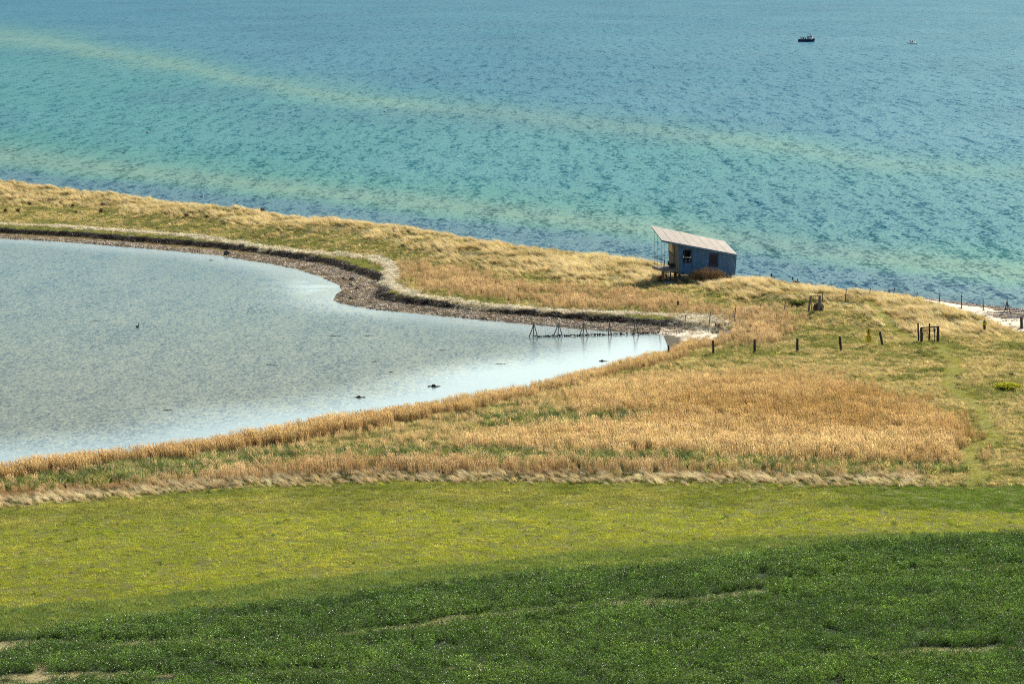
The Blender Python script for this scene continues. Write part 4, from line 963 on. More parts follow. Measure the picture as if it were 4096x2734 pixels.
# nature reserve sign
def sg(x, y): return 3440 + x * .0574, 1300 + y * .0574
b_ = Vector(ground_at(*sg(632, 1440))); yy = b_.y
def sp_(x, y, o=0.0): return Vector(at_y(*sg(x, y), yy - o))
t = thing('reserve_sign', 'yellow pentagon sign with a black owl above a yellow text board on a thin pole', 'sign', b_)
q = MB(); q.tube([b_ - Vector((0, 0, .2)), sp_(600, 240, -.03)], .03, 6); q.build('pole', M_STEEL, t)
def plate(name, pts, o, th, m_, par):
    q_ = MB(); A_ = [sp_(x, y, o) for x, y in pts]; B_ = [p + Vector((0, th, 0)) for p in A_]; n_ = len(A_)
    q_.add(A_ + B_, [tuple(range(n_)), tuple(range(2 * n_ - 1, n_ - 1, -1))] + [(i, i + n_, (i + 1) % n_ + n_, (i + 1) % n_) for i in range(n_)]); return q_.build(name, m_, par)
pl_ = plate('pentagon_plate', [(602, 205), (770, 375), (718, 690), (492, 690), (435, 378)], .03, .02, M_YEL, t)
plate('owl_emblem', [(570, 312), (585, 330), (602, 322), (620, 330), (634, 312), (640, 350), (655, 400), (650, 460), (628, 500), (602, 520), (578, 500), (556, 460), (552, 400), (566, 350)], .036, .004, M_INK, pl_)
q = MB()
for a_, c_ in (((602, 207), (768, 375)), ((602, 207), (437, 378))): q.beam(sp_(*a_, .036), sp_(*c_, .036), .012, .012)
q.build('border', M_INK, pl_)
def sign_text(name, body, x, y, size_px, par, o=.040, wmax=None):
    cu = bpy.data.curves.new(name, 'FONT'); cu.body = body; cu.align_x = 'CENTER'; cu.size = size_px * .0574 / (F / yy) ; cu.extrude = .001
    cu.materials.append(M_INK); ob = bpy.data.objects.new(name, cu); C.objects.link(ob); ob.parent = par; p_ = sp_(x, y, o); off = Vector(par['_w']); ob.location = p_ - off; ob.rotation_euler = (math.pi / 2, 0, 0); return ob
plb = plate('text_board', [(430, 700), (800, 695), (808, 1195), (455, 1198)], .03, .02, M_YEL, t)
q = MB()
def line(x0, x1, y, w_): q.beam(sp_(x0, y, .034), sp_(x1, y, .034), .006, w_)
rr_ = random.Random(5)
def words(x0, x1, y, h_):
    x = x0
    while x < x1:
        w_ = rr_.uniform(14, 40); line(x, min(x + w_, x1), y, h_); x += w_ + 9
words(490, 710, 570, .045); words(545, 655, 622, .04); words(500, 735, 755, .03); words(445, 790, 800, .012); words(460, 790, 838, .012)
for k in range(9): words(480, 770, 870 + k * 33, .011)
q.build('lettering', M_INK, t)
q = MB(); q.blob(sp_(600, 692, .04), (.025, .01, .03), .02); q.build('bolt', M_INK, t)
# small yellow sign on thick post
def sg2(x, y): return 3900 + x * .0574, 1260 + y * .0574
b_ = Vector(ground_at(*sg2(680, 1240))); yy2 = b_.y
t = thing('signpost', 'thick grey post with a small yellow notice plate below the beach dune', 'sign', b_)
def s2(x, y, o=0.0): return Vector(at_y(*sg2(x, y), yy2 - o))
post_mesh(b_, s2(650, 400), .115, 'post', M_GREYW if False else M_POST, parent=t)
q = MB(); q.blob(s2(650, 365), (.05, .05, .06), .1); q.build('post_cap', M_STEEL, t)
q = MB(); q.box8([s2(540, 670, .16), s2(828, 670, .16), s2(828, 670, .13), s2(540, 670, .13), s2(530, 500, .16), s2(820, 500, .16), s2(820, 500, .13), s2(530, 500, .13)]); np_ = q.build('notice_plate', M_YEL, t)
q = MB()
for y_ in (545, 600):
    x = 575
    while x < 785:
        w_ = rr_.uniform(16, 42); q.beam(s2(x, y_, .165), s2(min(x + w_, 790), y_, .165), .006, .022); x += w_ + 8
q.build('lettering', M_INK, t)

# wire fence from the lagoon across the spit
FPTS = [(px5(312, 325), px5(293, 537), 1), (px5(668, 318), px5(653, 524), 1), (px5(1035, 310), px5(1015, 517), 1), (px5(1403, 302), px5(1380, 503), 1), (px5(1773, 275), px5(1748, 497), 1),
        (px5(2150, 270), px5(2118, 474), 0), (px3(420, 235), px3(400, 410), 0), (px3(712, 188), px3(693, 366), 0), (px3(1006, 145), px3(985, 327), 0), (px3(1300, 108), px3(1288, 222), 0), (px3(1592, 70), px3(1574, 205), 0)]
fb = [stand(a_, b_) for a_, b_, c_ in FPTS]
fence = thing('wire_fence', 'wire fence with braced poles running from the lagoon across the spit to the gate', 'fence', fb[0][0])
def wires(pairs, parent, fr, vert=0.0, r=.007):
    q_ = MB()
    for (b0, t0), (b1, t1) in zip(pairs[:-1], pairs[1:]):
        b0, t0, b1, t1 = map(Vector, (b0, t0, b1, t1))
        for f in fr: q_.tube([lerp(b0, t0, f), lerp(lerp(b0, t0, f), lerp(b1, t1, f), .5) - Vector((0, 0, .02)), lerp(b1, t1, f)], r, 3, cap=False)
        if vert:
            nn = int((b1 - b0).length / vert)
            for k in range(1, nn): q_.tube([lerp(b0, b1, k / nn) - Vector((0, 0, .0)), lerp(lerp(b0, t0, .82), lerp(b1, t1, .82), k / nn)], r * .6, 3, cap=False)
    return q_.build('wire_mesh', M_WIRE, parent)
for (a_, c_, br_), (b_, t_) in zip(FPTS, fb):
    post_mesh(Vector(b_) - Vector((0, 0, .25 if br_ else 0)), t_, .045, 'post', M_GREYW, parent=fence)
for (zt, zb, dy) in (((308, 350), (240, 532), .5), ((312, 350), (367, 542), -.9), ((664, 345), (595, 512), .8), ((670, 340), (722, 530), -.7), ((1030, 345), (978, 492), 1.0), ((1038, 335), (1093, 524), -.7), ((1404, 330), (1430, 512), -.8), ((1775, 300), (1828, 507), -.8)):
    g_ = at_z(*px5(*zb), 0.0); p_ = at_y(*px5(*zt), fb[[k for k in range(5) if abs([312, 668, 1035, 1403, 1773][k] - zt[0]) < 12][0]][0][1] + .02 * np.sign(dy))
    q = MB(); q.tube([Vector(g_) - (Vector(p_) - Vector(g_)) * .1, Vector(p_)], .045, 6, .08); q.build('brace', M_GREYW, fence)
wires(fb[:6], fence, (.1, .25, .4, .55, .7, .84), .16, .008)
wires(fb[5:], fence, (.12, .27, .42, .58, .75, .92), 0, .008)
q = MB()
for k in range(5):
    b0, t0 = map(Vector, fb[k]); b1, t1 = map(Vector, fb[k + 1])
    for i in range(60):
        f = R(0, 1); hgt = R(0.0, .11) if R(0, 1) < .85 else R(.15, .6); p = lerp(lerp(b0, t0, hgt), lerp(b1, t1, hgt), f); big = hgt < .13
        q.blob(p, (R(.04, .12) if big else R(.02, .05), .02, R(.02, .06) if big else R(.012, .03)), .4, 5, 3)
q.build('seaweed', M_WEED, fence)
# driftwood gate frame
gz_ = [ground_at(*px8(1095, 932)), ground_at(*px8(1285, 925))]
t = thing('gate_frame', 'bleached driftwood gate frame with leaning posts where the wire fence changes side', 'gate', gz_[0])
Y0 = gz_[0][1]; G8 = lambda x, y, o=0.0: Vector(at_y(*px8(x, y), Y0 + o))
for a_, c_, r_ in (((1140, 630), (1095, 935), .09), ((1128, 690), (1108, 925), .07), ((1300, 625), (1280, 925), .08), ((1322, 618), (1300, 925), .075)): post_mesh(G8(*c_), G8(*a_), r_, 'post', M_GREYW, parent=t)
q = MB(); q.tube([G8(1130, 634, -.1), G8(1325, 622, -.1)], [.055, .05], 6, .1); q.tube([G8(1310, 628, .1), G8(1372, 636, .1)], .04, 6); q.build('top_rail', M_GREYW, t)
q = MB(); q.tube([G8(1140, 690, -.1), G8(1165, 925, -.3)], .045, 6); q.tube([G8(1318, 690, -.1), G8(1372, 928, -.3)], .045, 6); q.tube([G8(1140, 770, -.1), G8(1165, 768, -.1)], .03, 5); q.build('brace', M_GREYW, t)
# heap of dark brushwood at the gate
g_ = ground_at(*px8(1300, 925)); hw = 90 * .21286 / 41; q = MB()
for i in range(260):
    a = R(0, 6.28); r0 = hw * math.sqrt(R(0, 1)); b0 = Vector((g_[0] + r0 * math.cos(a), g_[1] + .8 + r0 * .7 * math.sin(a), g_[2] - .02)); hh = .78 * math.sqrt(max(.1, 1 - (r0 / hw) ** 2 * .6)) * R(.7, 1.1)
    q.tube([b0, b0 + Vector((R(-.12, .12), R(-.1, .1), hh))], [R(.02, .04), .012], 4)
tag(q.build('brushwood_heap', M_DKTWIG), 'dark heap of brushwood behind the right post of the driftwood gate', 'brushwood')
# fence on the beach side
F2 = [(px8(1370, 550), px8(1352, 790)), (px4(250, 215), px4(238, 378)), (px4(537, 208), px4(522, 304)), (px4(820, 208), px4(802, 324)), (px4(1090, 258), px4(1080, 354)), (px4(1355, 272), px4(1348, 382)), (px4(1613, 290), px4(1610, 458)), (px4(1866, 335), px4(1870, 473)), (px4(2150, 330), px4(2151, 520))]
fb2 = [stand(a_, b_) for a_, b_ in F2]
fence2 = thing('wire_fence', 'thin metal post and wire mesh fence along the beach side against the sea', 'fence', fb2[0][0])
for b_, t_ in fb2: post_mesh(b_, t_, .038, 'post', M_DARKW if True else M_STEEL, parent=fence2)
wires(fb2, fence2, (.3, .5, .7, .9), 0, .006)
wires([(lerp(b_, t_, .35), t_) for b_, t_ in fb2[1:]] + [((lambda b, t: (lerp(b, t, .35) + Vector((6, -5, 0)), Vector(t) + Vector((6, -5, 0))))(*fb2[-1]))], fence2, (.2, .6, .95), .2, .005)
B8, T8 = fb2[-1]
zb = lambda x, y: (3960 + x * .07653, 1170 + y * .07653)
for a_, c_, m_ in (((885, 400), (1100, 1190), M_GREYW), ((875, 520), (780, 950), M_POST)):
    g_ = Vector(ground_at(*zb(*c_))); p_ = Vector(at_y(*zb(*a_), B8[1])); q = MB(); q.tube([g_ - (p_ - g_) * .08, p_], .05, 6, .08); q.build('brace', m_, fence2)
# bench sunk in the dune grass
g_ = Vector(ground_at(*px8(905, 405))); t = thing('bench', 'old dark wooden bench half sunk in grass on the dune crest', 'bench', g_); Yb = g_.y
B_ = lambda x, y, o=0.0: Vector(at_y(*px8(x, y), Yb + o))
for a_, c_, o_ in (((793, 275), (818, 372), .5), ((888, 305), (917, 410), 0)): q = MB(); q.beam(B_(*c_, o_), B_(*a_, o_), .10, .08); q.build('leg', M_DARKW, t)
q = MB(); q.beam(B_(812, 345, .3), B_(940, 355, -.1), .32, .05); q.build('seat', M_DARKW, t)
q = MB(); q.beam(B_(815, 360, .2), B_(935, 372, -.15), .05, .10); q.build('seat_rail', M_DARKW, t)

# ------------------------------------------------------------------ stones, weed heaps
def boulder(pxx, pyy, wpx, hpx, label, m_=M_ROCK, group=None, name='boulder', cat='stone', flat=False):
    g_ = ground_at(pxx, pyy) if not flat else at_z(pxx, pyy, 0.0); sc = F / math.hypot(g_[1], HC); w = wpx / sc / 2; h = hpx / sc
    q = MB(); q.blob((g_[0], g_[1], g_[2] + h * .25), (w, w * .8, h * .75), .16, 12, 8)
    for k in range(3): q.blob((g_[0] + R(-.5, .5) * w, g_[1] + R(-.3, .3) * w, g_[2] + h * .1), (w * .45, w * .4, h * .45), .2, 9, 6)
    o = q.build(name, m_, None, smooth=False); tag(o, label, cat, group); return o
for zx, zy, w_, h_, lb in ((725, 402, 62, 28, 'largest grey boulder on the shingle at the bend of the shore'), (645, 398, 34, 26, 'boulder at the water edge left of the largest one'), (710, 455, 44, 24, 'boulder below the largest one on the shingle'), (775, 485, 44, 22, 'dark boulder in the middle of the shingle bend'), (628, 562, 60, 24, 'flat pale boulder at the tip of the shingle bend'), (715, 582, 50, 26, 'dark round boulder right of the flat one'), (1075, 597, 36, 18, 'small dark boulder at the foot of the turf bank'), (960, 575, 40, 20, 'dark boulder on the brown shore flat'), (1965, 765, 50, 16, 'dark stone on the shore far right of the bend')):
    boulder(1100 + zx * .4257, 950 + zy * .4257, w_ * .4257, h_ * .4257, lb, group='boulders on the shingle shore')
boulder(1942 * .4683, 680 + 722 * .4683, 62 * .4683, 36 * .4683, 'big rounded boulder on the narrow shingle below the turf edge', group='boulders on the shingle shore')
def weedheap(c, w, h, label, group='weed heaps and stones in the lagoon'):
    x, y = c; g_ = at_z(x, y, 0); sc = F / math.hypot(g_[1], HC); W_ = w / sc; H_ = h / sc; q = MB()
    q.blob((g_[0] - W_ * .08, g_[1], H_ * .02), (W_ * .2, W_ * .16, H_ * .55), .25, 9, 6)
    for k in range(16): q.blob((g_[0] + R(-.5, .5) * W_, g_[1] + R(-.25, .25) * W_, .01), (R(.05, .16) * W_, R(.04, .1) * W_, R(.06, .2) * H_), .3, 7, 4)
    tag(q.build('weed_heap', M_WEED), label, 'seaweed', group)
for sx, sy, w_, h_, lb in ((825, 911, 46, 12, 'dark pointed stone with weed in calm lagoon water, nearer of two'), (997, 886, 52, 16, 'widest dark heap of weed in the calm lagoon margin'), (1383, 828, 34, 9, 'small dark weed heap near the inlet shore'),
    (623, 836, 34, 4, 'flat weed patch breaking the surface in mid lagoon'), (860, 829, 26, 4, 'thin weed patch left of the fence in rippled water'), (897, 853, 24, 4, 'thin weed patch above the widest heap'), (387, 940, 40, 5, 'flat weed patch in the lower left of the lagoon'), (1150, 834, 34, 3, 'flat weed line in the water below the fence'), (845, 770, 40, 3, 'long thin weed line in the open lagoon'), (770, 770, 44, 3, 'leftmost of two long weed lines in the open lagoon'), (220, 735, 30, 3, 'weed line in the far left of the lagoon'), (485, 597, 26, 5, 'small weed patch off the far shingle shore'), (1015, 803, 26, 3, 'short weed line below the first braced pole')):
    weedheap((sx * K, sy * K), w_, h_, lb)
# brown weed banks on the shore by the fence and on the beach
for zx, zy, w_, h_, lb in ((840, 350, 150, 34, 'ragged dark turf bank on the cove sand behind the fence'), (800, 432, 140, 22, 'dark weed heap on the sand of the cove'), (1195, 378, 80, 44, 'dark spiky clump of dead reed stubs by the cove'), (1150, 445, 50, 40, 'small pointed brown clump of dead reeds by the cove'), (700, 408, 120, 12, 'thin dark weed line on the cove sand')):
    g_ = ground_at(*px3(zx, zy + 8)); W_ = w_ * .34057 / 43; H_ = h_ * .34057 / 43; q = MB()
    for i in range(90):
        b0 = Vector((g_[0] + R(-.5, .5) * W_, g_[1] + R(-.3, .3) * min(W_, 1.4), g_[2] - .02)); q.tube([b0, b0 + Vector((R(-.15, .15), R(-.1, .1), R(.3, 1) * H_))], [R(.02, .06), .015], 4)
    tag(q.build('weed_clump', M_WEED if h_ < 40 else M_DKTWIG), lb, 'seaweed', 'dark clumps around the cove')
q = MB()
for i in range(900):
    k = rng.integers(0, 5); x = 3980 + R(0, 160); y = [1238, 1249, 1258, 1266, 1272][k] - (x - 4030) * .045 + R(-2.5, 2.5) + max(0, (4030 - x)) * .0
    if x < 4005 and k > 3: continue
    g_ = ground_at(x, y) if i % 1 == 0 else None
    if g_[2] < .03: continue
    q.blob((g_[0], g_[1], g_[2]), (R(.06, .35), R(.04, .12), R(.015, .06)), .4, 5, 3)
tag(q.build('beach_wrack', M_WEED), 'dark brown banks of seaweed washed onto the white sand', 'seaweed', kind='stuff')

# ------------------------------------------------------------------ people
def skin(name, vs, es, rs, m_, parent, off, sub=1):
    me = bpy.data.meshes.new(name); me.from_pydata([tuple(v) for v in vs], es, []); me.materials.append(m_)
    o = bpy.data.objects.new(name, me); C.objects.link(o); o.parent = parent
    md = o.modifiers.new('skin', 'SKIN'); sk = me.skin_vertices if me.skin_vertices else None
    bm_ = bmesh.new(); bm_.from_mesh(me); lay = bm_.verts.layers.skin.verify()
    bm_.verts.ensure_lookup_table()
    for i, v in enumerate(bm_.verts): v[lay].radius = (rs[i], rs[i] * .9); v[lay].use_root = (i == 0)
    bm_.to_mesh(me); bm_.free(); md.use_smooth_shade = True
    s2_ = o.modifiers.new('sub', 'SUBSURF'); s2_.levels = sub; s2_.render_levels = sub; return o
def person(loc, face, label, jc, tc, sit=False, group=None, hat=None, bend=0.0):
    t = thing('person', label, 'person', loc, group); t.rotation_euler = (0, 0, face)
    hipz = .50 if sit else .92; k = math.sin(bend); c_ = math.cos(bend)
    def up(x, y, z): zz = z; return (x, y - zz * k, hipz + zz * c_)       # torso frame, leaning forward to -y
    pel = (0, 0, hipz); ches = up(0, 0, .38); neck = up(0, 0, .56); hb_ = up(0, -.01, .64); ht = up(0, -.015, .78); nose = up(0, -.115, .69)
    vs = [pel, up(0, 0, .2), ches, neck, hb_, ht, nose]; rs = [.14, .125, .16, .055, .085, .088, .022]; es = [(0, 1), (1, 2), (2, 3), (3, 4), (4, 5), (4, 6)]
    for sx in (-1, 1):
        i0 = len(vs); sh_ = up(sx * .19, 0, .47); el = up(sx * .25, -.06, .20); wr = up(sx * .18, -.27, .14); pa = up(sx * .16, -.35, .14)
        vs += [sh_, el, wr, pa]; rs += [.062, .045, .032, .036]; es += [(2, i0), (i0, i0 + 1), (i0 + 1, i0 + 2), (i0 + 2, i0 + 3)]
        for f in range(5):
            j = len(vs); a_ = (f - 2) * .018; vs += [(pa[0] + a_, pa[1] - .045, pa[2] - .01), (pa[0] + a_ * 1.3, pa[1] - .075, pa[2] - .035)]; rs += [.009, .008]; es += [(i0 + 3, j), (j, j + 1)]
        j = len(vs)
        if sit: vs += [(sx * .10, -.02, hipz), (sx * .13, -.44, hipz + .02), (sx * .13, -.46, .08), (sx * .13, -.60, .04)]
        else: vs += [(sx * .09, 0, hipz - .05), (sx * .11, -.02, .48), (sx * .12, .02, .08), (sx * .13, -.14, .04)]
        rs += [.095, .065, .045, .04]; es += [(0, j), (j, j + 1), (j + 1, j + 2), (j + 2, j + 3)]
    skin('body', vs, es, rs, M_SKIN, t, loc)
    # clothes over the body
    jv = [up(0, 0, -.04), up(0, 0, .2), up(0, 0, .38), up(0, 0, .53)]; jr = [.165, .155, .185, .09]; je = [(0, 1), (1, 2), (2, 3)]
    for sx in (-1, 1):
        i0 = len(jv); jv += [up(sx * .19, 0, .47), up(sx * .25, -.06, .20), up(sx * .19, -.24, .145)]; jr += [.085, .066, .052]; je += [(2, i0), (i0, i0 + 1), (i0 + 1, i0 + 2)]
    skin('jacket', jv, je, jr, colmat('jacket_cloth', jc), t, loc)
    tv = [(0, 0, hipz)]; tr_ = [.155]; te = []
    for sx in (-1, 1):
        j = len(tv)
        if sit: tv += [(sx * .10, -.02, hipz), (sx * .13, -.44, hipz + .02), (sx * .13, -.46, .12)]
        else: tv += [(sx * .09, 0, hipz - .05), (sx * .11, -.02, .48), (sx * .12, .02, .1)]
        tr_ += [.11, .082, .065]; te += [(0, j), (j, j + 1), (j + 1, j + 2)]
    skin('trousers', tv, te, tr_, colmat('trouser_cloth', tc), t, loc)
    q_ = MB(); hc = up(0, .02, .765); q_.blob(hc, (.10, .112, .085), .03, 10, 7); h_ = MB(); h_.v, h_.f, h_.c = q_.v, q_.f, q_.c
    me_parent = tuple(t['_w']); t['_w'] = (0.0, 0.0, 0.0); h_.build('cap' if hat else 'hair', colmat('cap_cloth', hat) if hat else M_HAIR, t); t['_w'] = me_parent
    return t

# ------------------------------------------------------------------ fishing boat
YW = at_z(3226, 167.5, 0)
def fz(x, y): return 3180 + x * .03831, 120 + y * .03831
YAW = math.radians(-14); bc = Vector(YW); ca, sa = math.cos(YAW), math.sin(YAW)
BS = F / math.hypot(YW[1], HC)
def fb_(x, w_, z): # boat frame: x forward (m), w_ to port, z up
    return Vector((bc.x + x * ca - w_ * sa, bc.y + x * sa + w_ * ca, z))
boat = thing('fishing_boat', 'navy blue fishing boat with a white wheelhouse and anglers on its open stern', 'boat', bc)
Ln = 6.9
secs = []
for i in range(13):
    t_ = i / 12; x = -Ln / 2 + Ln * t_; hw_ = 1.12 * (1 - max(0, (t_ - .5) / .5) ** 2.2) * (.86 + .14 * min(1, t_ * 4)) + .015
    sheer = .98 + .42 * max(0, (t_ - .45) / .55) ** 1.5 + .02 * (1 - t_)
    secs.append((x, hw_, sheer))
mb = MB(); vs = []; NH = 7
for x, hw_, sh_ in secs:
    for k in range(NH):
        q_ = k / (NH - 1); z = -.35 + (sh_ + .35) * q_; ww = hw_ * (.25 + .75 * min(1, (q_ * 1.6)) ** .6)
        vs.append(fb_(x + (.35 * (q_ - .7) if x > 2.6 else 0), ww, z))
    for k in range(NH):
        q_ = 1 - k / (NH - 1); z = -.35 + (sh_ + .35) * q_; ww = hw_ * (.25 + .75 * min(1, (q_ * 1.6)) ** .6)
        vs.append(fb_(x + (.35 * (q_ - .7) if x > 2.6 else 0), -ww, z))
M2 = NH * 2; fs = []
for i in range(12):
    for k in range(M2 - 1):
        if k == NH - 1: continue
        fs.append((i * M2 + k, i * M2 + k + 1, (i + 1) * M2 + k + 1, (i + 1) * M2 + k))
    fs.append((i * M2, (i + 1) * M2, (i + 1) * M2 + M2 - 1, i * M2 + M2 - 1))
fs.append(tuple(range(M2))); fs.append(tuple(12 * M2 + k for k in range(M2))[::-1])
mb.add(vs, fs); hull = mb.build('hull', M_HULL, boat)
mb = MB(); mb.add([fb_(x, s_ * (hw_ - .05), .55 if x < .4 else sh_ - .12) for x, hw_, sh_ in secs for s_ in (-1, 1)], [(2 * i, 2 * i + 1, 2 * i + 3, 2 * i + 2) for i in range(12)]); mb.build('deck', M_GREYW, boat)
mb = MB()
for s_ in (-1, 1):
    for i in range(12): mb.beam(fb_(secs[i][0], s_ * secs[i][1], secs[i][2] + .02), fb_(secs[i + 1][0], s_ * secs[i + 1][1], secs[i + 1][2] + .02), .10, .06)
mb.build('gunwale', M_BLACK, boat)
mb = MB()      # pale patch of the bow below the blue
for s_ in (-1,): 
    a_ = fb_(1.2, s_ * 1.02, .05); mb.add([fb_(1.0, s_ * 1.06, .03), fb_(3.28, s_ * .10, .02), fb_(3.42, s_ * .08, .46), fb_(2.6, s_ * .66, .30)], [(0, 1, 2, 3)])
    mb.add([fb_(1.0, s_ * 1.05, -.1), fb_(3.26, s_ * .10, -.1), fb_(3.28, s_ * .10, .02), fb_(1.0, s_ * 1.06, .03)], [(0, 1, 2, 3)])
mb.build('bow_stripe', M_TEAL, boat)
mb = MB(); mb.beam(fb_(3.46, 0, .0), fb_(3.52, 0, 1.42), .07, .09); mb.build('stem', M_WHITE, boat)
mb = MB()
for k in range(9): mb.beam(fb_(-3.2 + k * .33, -1.13, .42), fb_(-3.06 + k * .33, -1.13, .42), .02, .05)
for k in range(4): mb.beam(fb_(1.9 + k * .2, -.99 + k * .115, .88 + k * .03), fb_(2.02 + k * .2, -.93 + k * .115, .89 + k * .03), .02, .10)
mb.build('hull_lettering', colmat('pale_hull_lettering', (.25, .30, .42)), boat)
def cab(x0, x1, w0, z0, z1, rake=.0):
    return [fb_(x0, -w0, z0), fb_(x1, -w0, z0), fb_(x1, w0, z0), fb_(x0, w0, z0), fb_(x0, -w0, z1), fb_(x1 + rake, -w0, z1), fb_(x1 + rake, w0, z1), fb_(x0, w0, z1)]
mb = MB(); mb.box8(cab(1.02, 2.45, .72, .8, 2.42, .12)); ch = mb.build('wheelhouse', M_CABIN, boat)
mb = MB(); mb.box8(cab(.35, 1.02, .72, .5, 2.36)); mb.build('rear_cabin', M_CABINB, ch)
mb = MB(); mb.box8(cab(.28, 2.72, .80, 2.42, 2.50)); mb.build('cabin_roof', M_HULL, ch)
mb = MB(); mb.box8([fb_(.62, -.735, .65), fb_(.86, -.735, .65), fb_(.86, -.722, .65), fb_(.62, -.722, .65), fb_(.62, -.735, 1.75), fb_(.86, -.735, 1.75), fb_(.86, -.722, 1.75), fb_(.62, -.722, 1.75)]); mb.build('door', M_INK, ch)
for x in (1.25, 1.68, 2.10):
    mb = MB(); mb.box8([fb_(x, -.735, 1.90), fb_(x + .30, -.735, 1.90), fb_(x + .30, -.722, 1.90), fb_(x, -.722, 1.90), fb_(x + .03, -.735, 2.24), fb_(x + .33, -.735, 2.24), fb_(x + .33, -.722, 2.24), fb_(x + .03, -.722, 2.24)]); mb.build('cabin_window', M_GLASS, ch)
for x in (.40, .90):
    mb = MB(); mb.box8([fb_(x, -.735, 1.88), fb_(x + .12, -.735, 1.88), fb_(x + .12, -.722, 1.88), fb_(x, -.722, 1.88), fb_(x, -.735, 2.24), fb_(x + .12, -.735, 2.24), fb_(x + .12, -.722, 2.24), fb_(x, -.722, 2.24)]); mb.build('cabin_window', M_WHITE, ch)
mb = MB(); mb.tube([fb_(.42, 0, 2.5), fb_(.42, 0, 3.35)], .035, 5); mb.tube([fb_(1.45, 0, 2.5), fb_(1.45, 0, 3.35)], .08, 6); mb.tube([fb_(.9, 0, 3.25), fb_(1.45, 0, 3.25)], .05, 5); mb.tube([fb_(.42, 0, 3.3), fb_(.95, 0, 3.3), fb_(1.0, 0, 3.95)], .02, 4); mb.build('mast', M_WHITE, ch)
mb = MB(); mb.blob(fb_(1.05, 0, 3.55), (.14, .14, .16), .05, 9, 7); mb.blob(fb_(.85, 0, 3.36), (.10, .10, .10), .05, 8, 6); mb.build('signal_ball', M_INK, ch)
mb = MB(); mb.beam(fb_(1.78, 0, 2.5), fb_(1.78, 0, 3.05), .12, .12); mb.beam(fb_(1.62, .2, 3.08), fb_(1.94, -.2, 3.08), .12, .16); mb.build('radar', M_NAVY, ch)
mb = MB(); mb.blob(fb_(1.98, 0, 3.22), (.11, .11, .12), .05); mb.build('lamp', M_WHITE, ch)
mb = MB()
for s_ in (-1, 1):
    P_ = [fb_(-3.4, s_ * .95, 1.22), fb_(-2.2, s_ * 1.05, 1.24), fb_(.2, s_ * 1.08, 1.24)]; mb.tube(P_, .025, 5)
    for x in (-3.3, -2.4, -1.5, -.6, .1): mb.tube([fb_(x, s_ * 1.05, .98), fb_(x, s_ * 1.05, 1.24)], .02, 4)
for s_ in (-1, 1): mb.tube([fb_(2.6, s_ * .6, 1.25), fb_(2.7, s_ * .55, 1.6), fb_(3.45, s_ * .05, 1.72), fb_(3.5, 0, 1.42)], .025, 5)
mb.build('railing', M_STEEL, boat)
mb = MB(); mb.blob(fb_(-3.15, -.6, 1.15), (.18, .18, .16), .1); mb.build('fender', M_WHITE, boat)
for x, w_, fc, lb, jc, tc, sit, hat, bd in ((-2.15, -.55, -1.2, 'angler in black leaning forward, leftmost on the fishing boat stern', (.015, .018, .02), (.02, .02, .025), False, None, .35), (-1.45, -.5, 2.6, 'person in a tan coat with a white hat on the fishing boat stern', (.32, .24, .13), (.12, .09, .06), False, (.8, .8, .75), .25), (-1.05, -.45, 1.6, 'person in a dark red jacket beside the tan coat on the fishing boat', (.28, .04, .06), (.03, .03, .04), False, None, .15), (-.25, -.45, -1.3, 'person in dark clothes sitting low beside the fishing boat cabin', (.04, .035, .06), (.03, .03, .04), True, None, .3)):
    person(tuple(fb_(x, w_, .55 if not sit else .62)), fc, lb, jc, tc, sit, 'people on the fishing boat', hat, bd)
# ------------------------------------------------------------------ inflatable dinghy
DW = at_z(3648, 176, 0); dc = Vector(DW); dyaw = math.radians(172); ca2, sa2 = math.cos(dyaw), math.sin(dyaw)
def dp(x, w_, z): return Vector((dc.x + x * ca2 - w_ * sa2, dc.y + x * sa2 + w_ * ca2, z))
dg = thing('inflatable_dinghy', 'white inflatable dinghy carrying two dark figures far out right of the fishing boat', 'dinghy', dc)
mb = MB()
path = [dp(-2.0, -.75, .30), dp(-1.0, -.78, .30), (dp(.3, -.78, .32)), dp(1.2, -.68, .38), dp(1.8, -.38, .50), dp(2.02, 0, .56), dp(1.8, .38, .50), dp(1.2, .68, .38), dp(.3, .78, .32), dp(-1.0, .78, .30), dp(-2.0, .75, .30)]
mb.tube(path, [.12, .23, .24, .24, .23, .22, .23, .24, .24, .23, .12], 10); mb.build('tube', M_RUB, dg, smooth=True)
mb = MB(); mb.box8([dp(-1.7, -.65, .12), dp(1.5, -.35, .15), dp(1.5, .35, .15), dp(-1.7, .65, .12), dp(-1.7, -.65, .18), dp(1.5, -.35, .22), dp(1.5, .35, .22), dp(-1.7, .65, .18)]); mb.build('floor', M_GREYW, dg)
mb = MB(); mb.box8([dp(-1.78, -.6, .1), dp(-1.70, -.6, .1), dp(-1.70, .6, .1), dp(-1.78, .6, .1), dp(-1.78, -.6, .55), dp(-1.70, -.6, .55), dp(-1.70, .6, .55), dp(-1.78, .6, .55)]); mb.build('transom', M_DARKW, dg)
mb = MB(); mb.box8([dp(-2.15, -.14, .4), dp(-1.82, -.14, .4), dp(-1.82, .14, .4), dp(-2.15, .14, .4), dp(-2.1, -.12, .75), dp(-1.82, -.12, .75), dp(-1.82, .12, .75), dp(-2.1, .12, .75)]); mb.tube([dp(-2.0, 0, -.4), dp(-2.0, 0, .4)], .05, 6); mb.tube([dp(-1.82, 0, .6), dp(-1.35, .1, .68)], .03, 5); mb.build('outboard_motor', M_INK, dg)
person(tuple(dp(.62, 0, .16)), dyaw - 1.57, 'left of the two dark figures sitting in the white dinghy', (.012, .012, .015), (.02, .02, .02), True, 'people in the dinghy', None, .2)
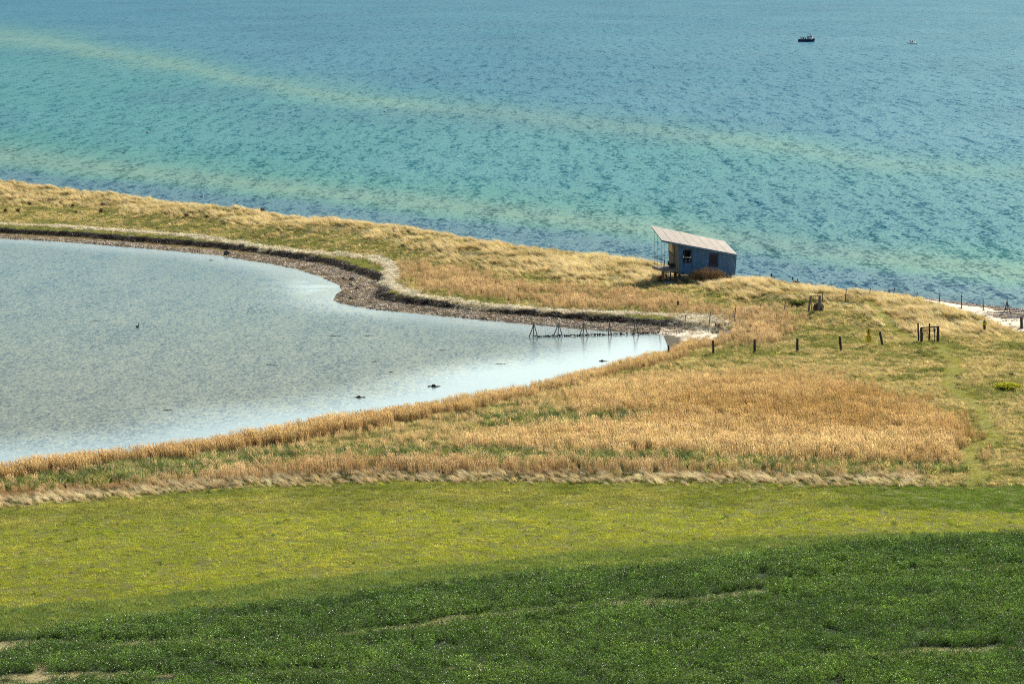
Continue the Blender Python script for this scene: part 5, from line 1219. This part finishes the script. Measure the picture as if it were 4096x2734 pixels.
person(tuple(dp(-.25, 0, .16)), dyaw + 1.57, 'right of the two dark figures sitting in the white dinghy', (.012, .012, .015), (.02, .02, .02), True, 'people in the dinghy', (.02, .02, .02), .15)

# ------------------------------------------------------------------ sea birds
def gull(p, yaw, label, cat='bird', white=True, sc=1.0):
    t = thing('seabird', label, cat, p, 'birds on the water'); t.rotation_euler = (0, 0, yaw); t['_w'] = (0.0, 0.0, 0.0)
    q_ = MB(); q_.blob((0, 0, .07 * sc), (.24 * sc, .11 * sc, .10 * sc), .03, 10, 7); q_.blob((.17 * sc, 0, .17 * sc), (.06 * sc, .05 * sc, .11 * sc), .03, 8, 5); q_.blob((.21 * sc, 0, .26 * sc), (.07 * sc, .055 * sc, .055 * sc), .03, 8, 5); q_.add([(-.2 * sc, -.06 * sc, .1 * sc), (-.42 * sc, 0, .13 * sc), (-.2 * sc, .06 * sc, .1 * sc)], [(0, 1, 2)])
    q_.build('body', M_WHITE if white else M_INK, t, smooth=True)
    q_ = MB(); q_.blob((-.05 * sc, -.09 * sc, .11 * sc), (.22 * sc, .03 * sc, .06 * sc), .03, 8, 5); q_.blob((-.05 * sc, .09 * sc, .11 * sc), (.22 * sc, .03 * sc, .06 * sc), .03, 8, 5); q_.build('wings', M_CONC, t, smooth=True)
    q_ = MB(); q_.beam((.27 * sc, 0, .26 * sc), (.36 * sc, 0, .25 * sc), .02 * sc, .02 * sc); q_.build('beak', M_YEL, t)
for sx, sy, lb, wh in ((283, 351, 'white seabird on the pale sandbar nearest the left dune', True), (338, 306, 'dark seabird on the sea at the left of the photo', False), (568, 105, 'white seabird beyond the far sandbar', True), (882, 257, 'white seabird just below the far sandbar', True), (418, 68, 'white seabird far out at the upper left', True), (1415, 60, 'white seabird far out near the top centre', True), (1500, 157, 'tiny dark seabird on the sea left of the boats', False), (1962, 291, 'white seabird on the sea below the dinghy', True), (1183, 258, 'white seabird on the sea in the middle of the photo', True), (1853, 111, 'white seabird on the water just below the fishing boat', True)):
    p = at_z(sx * K, sy * K, 0); gull(p, R(0, 6), lb, 'bird', wh, 1.15 if sy > 200 else 1.5)
p = ground_at(316 * K, 750 * K); gull((p[0], p[1], .0), 1.2, 'small dark duck swimming in the lagoon', 'bird', False, 1.0)
p = ground_at(807, 800); gull((p[0], p[1], p[2] + .35), .3, 'white gull resting on the dune crest above the left shrubs', 'bird', True, 1.1)


for o in bpy.data.objects:
    if '_w' in o: del o['_w']
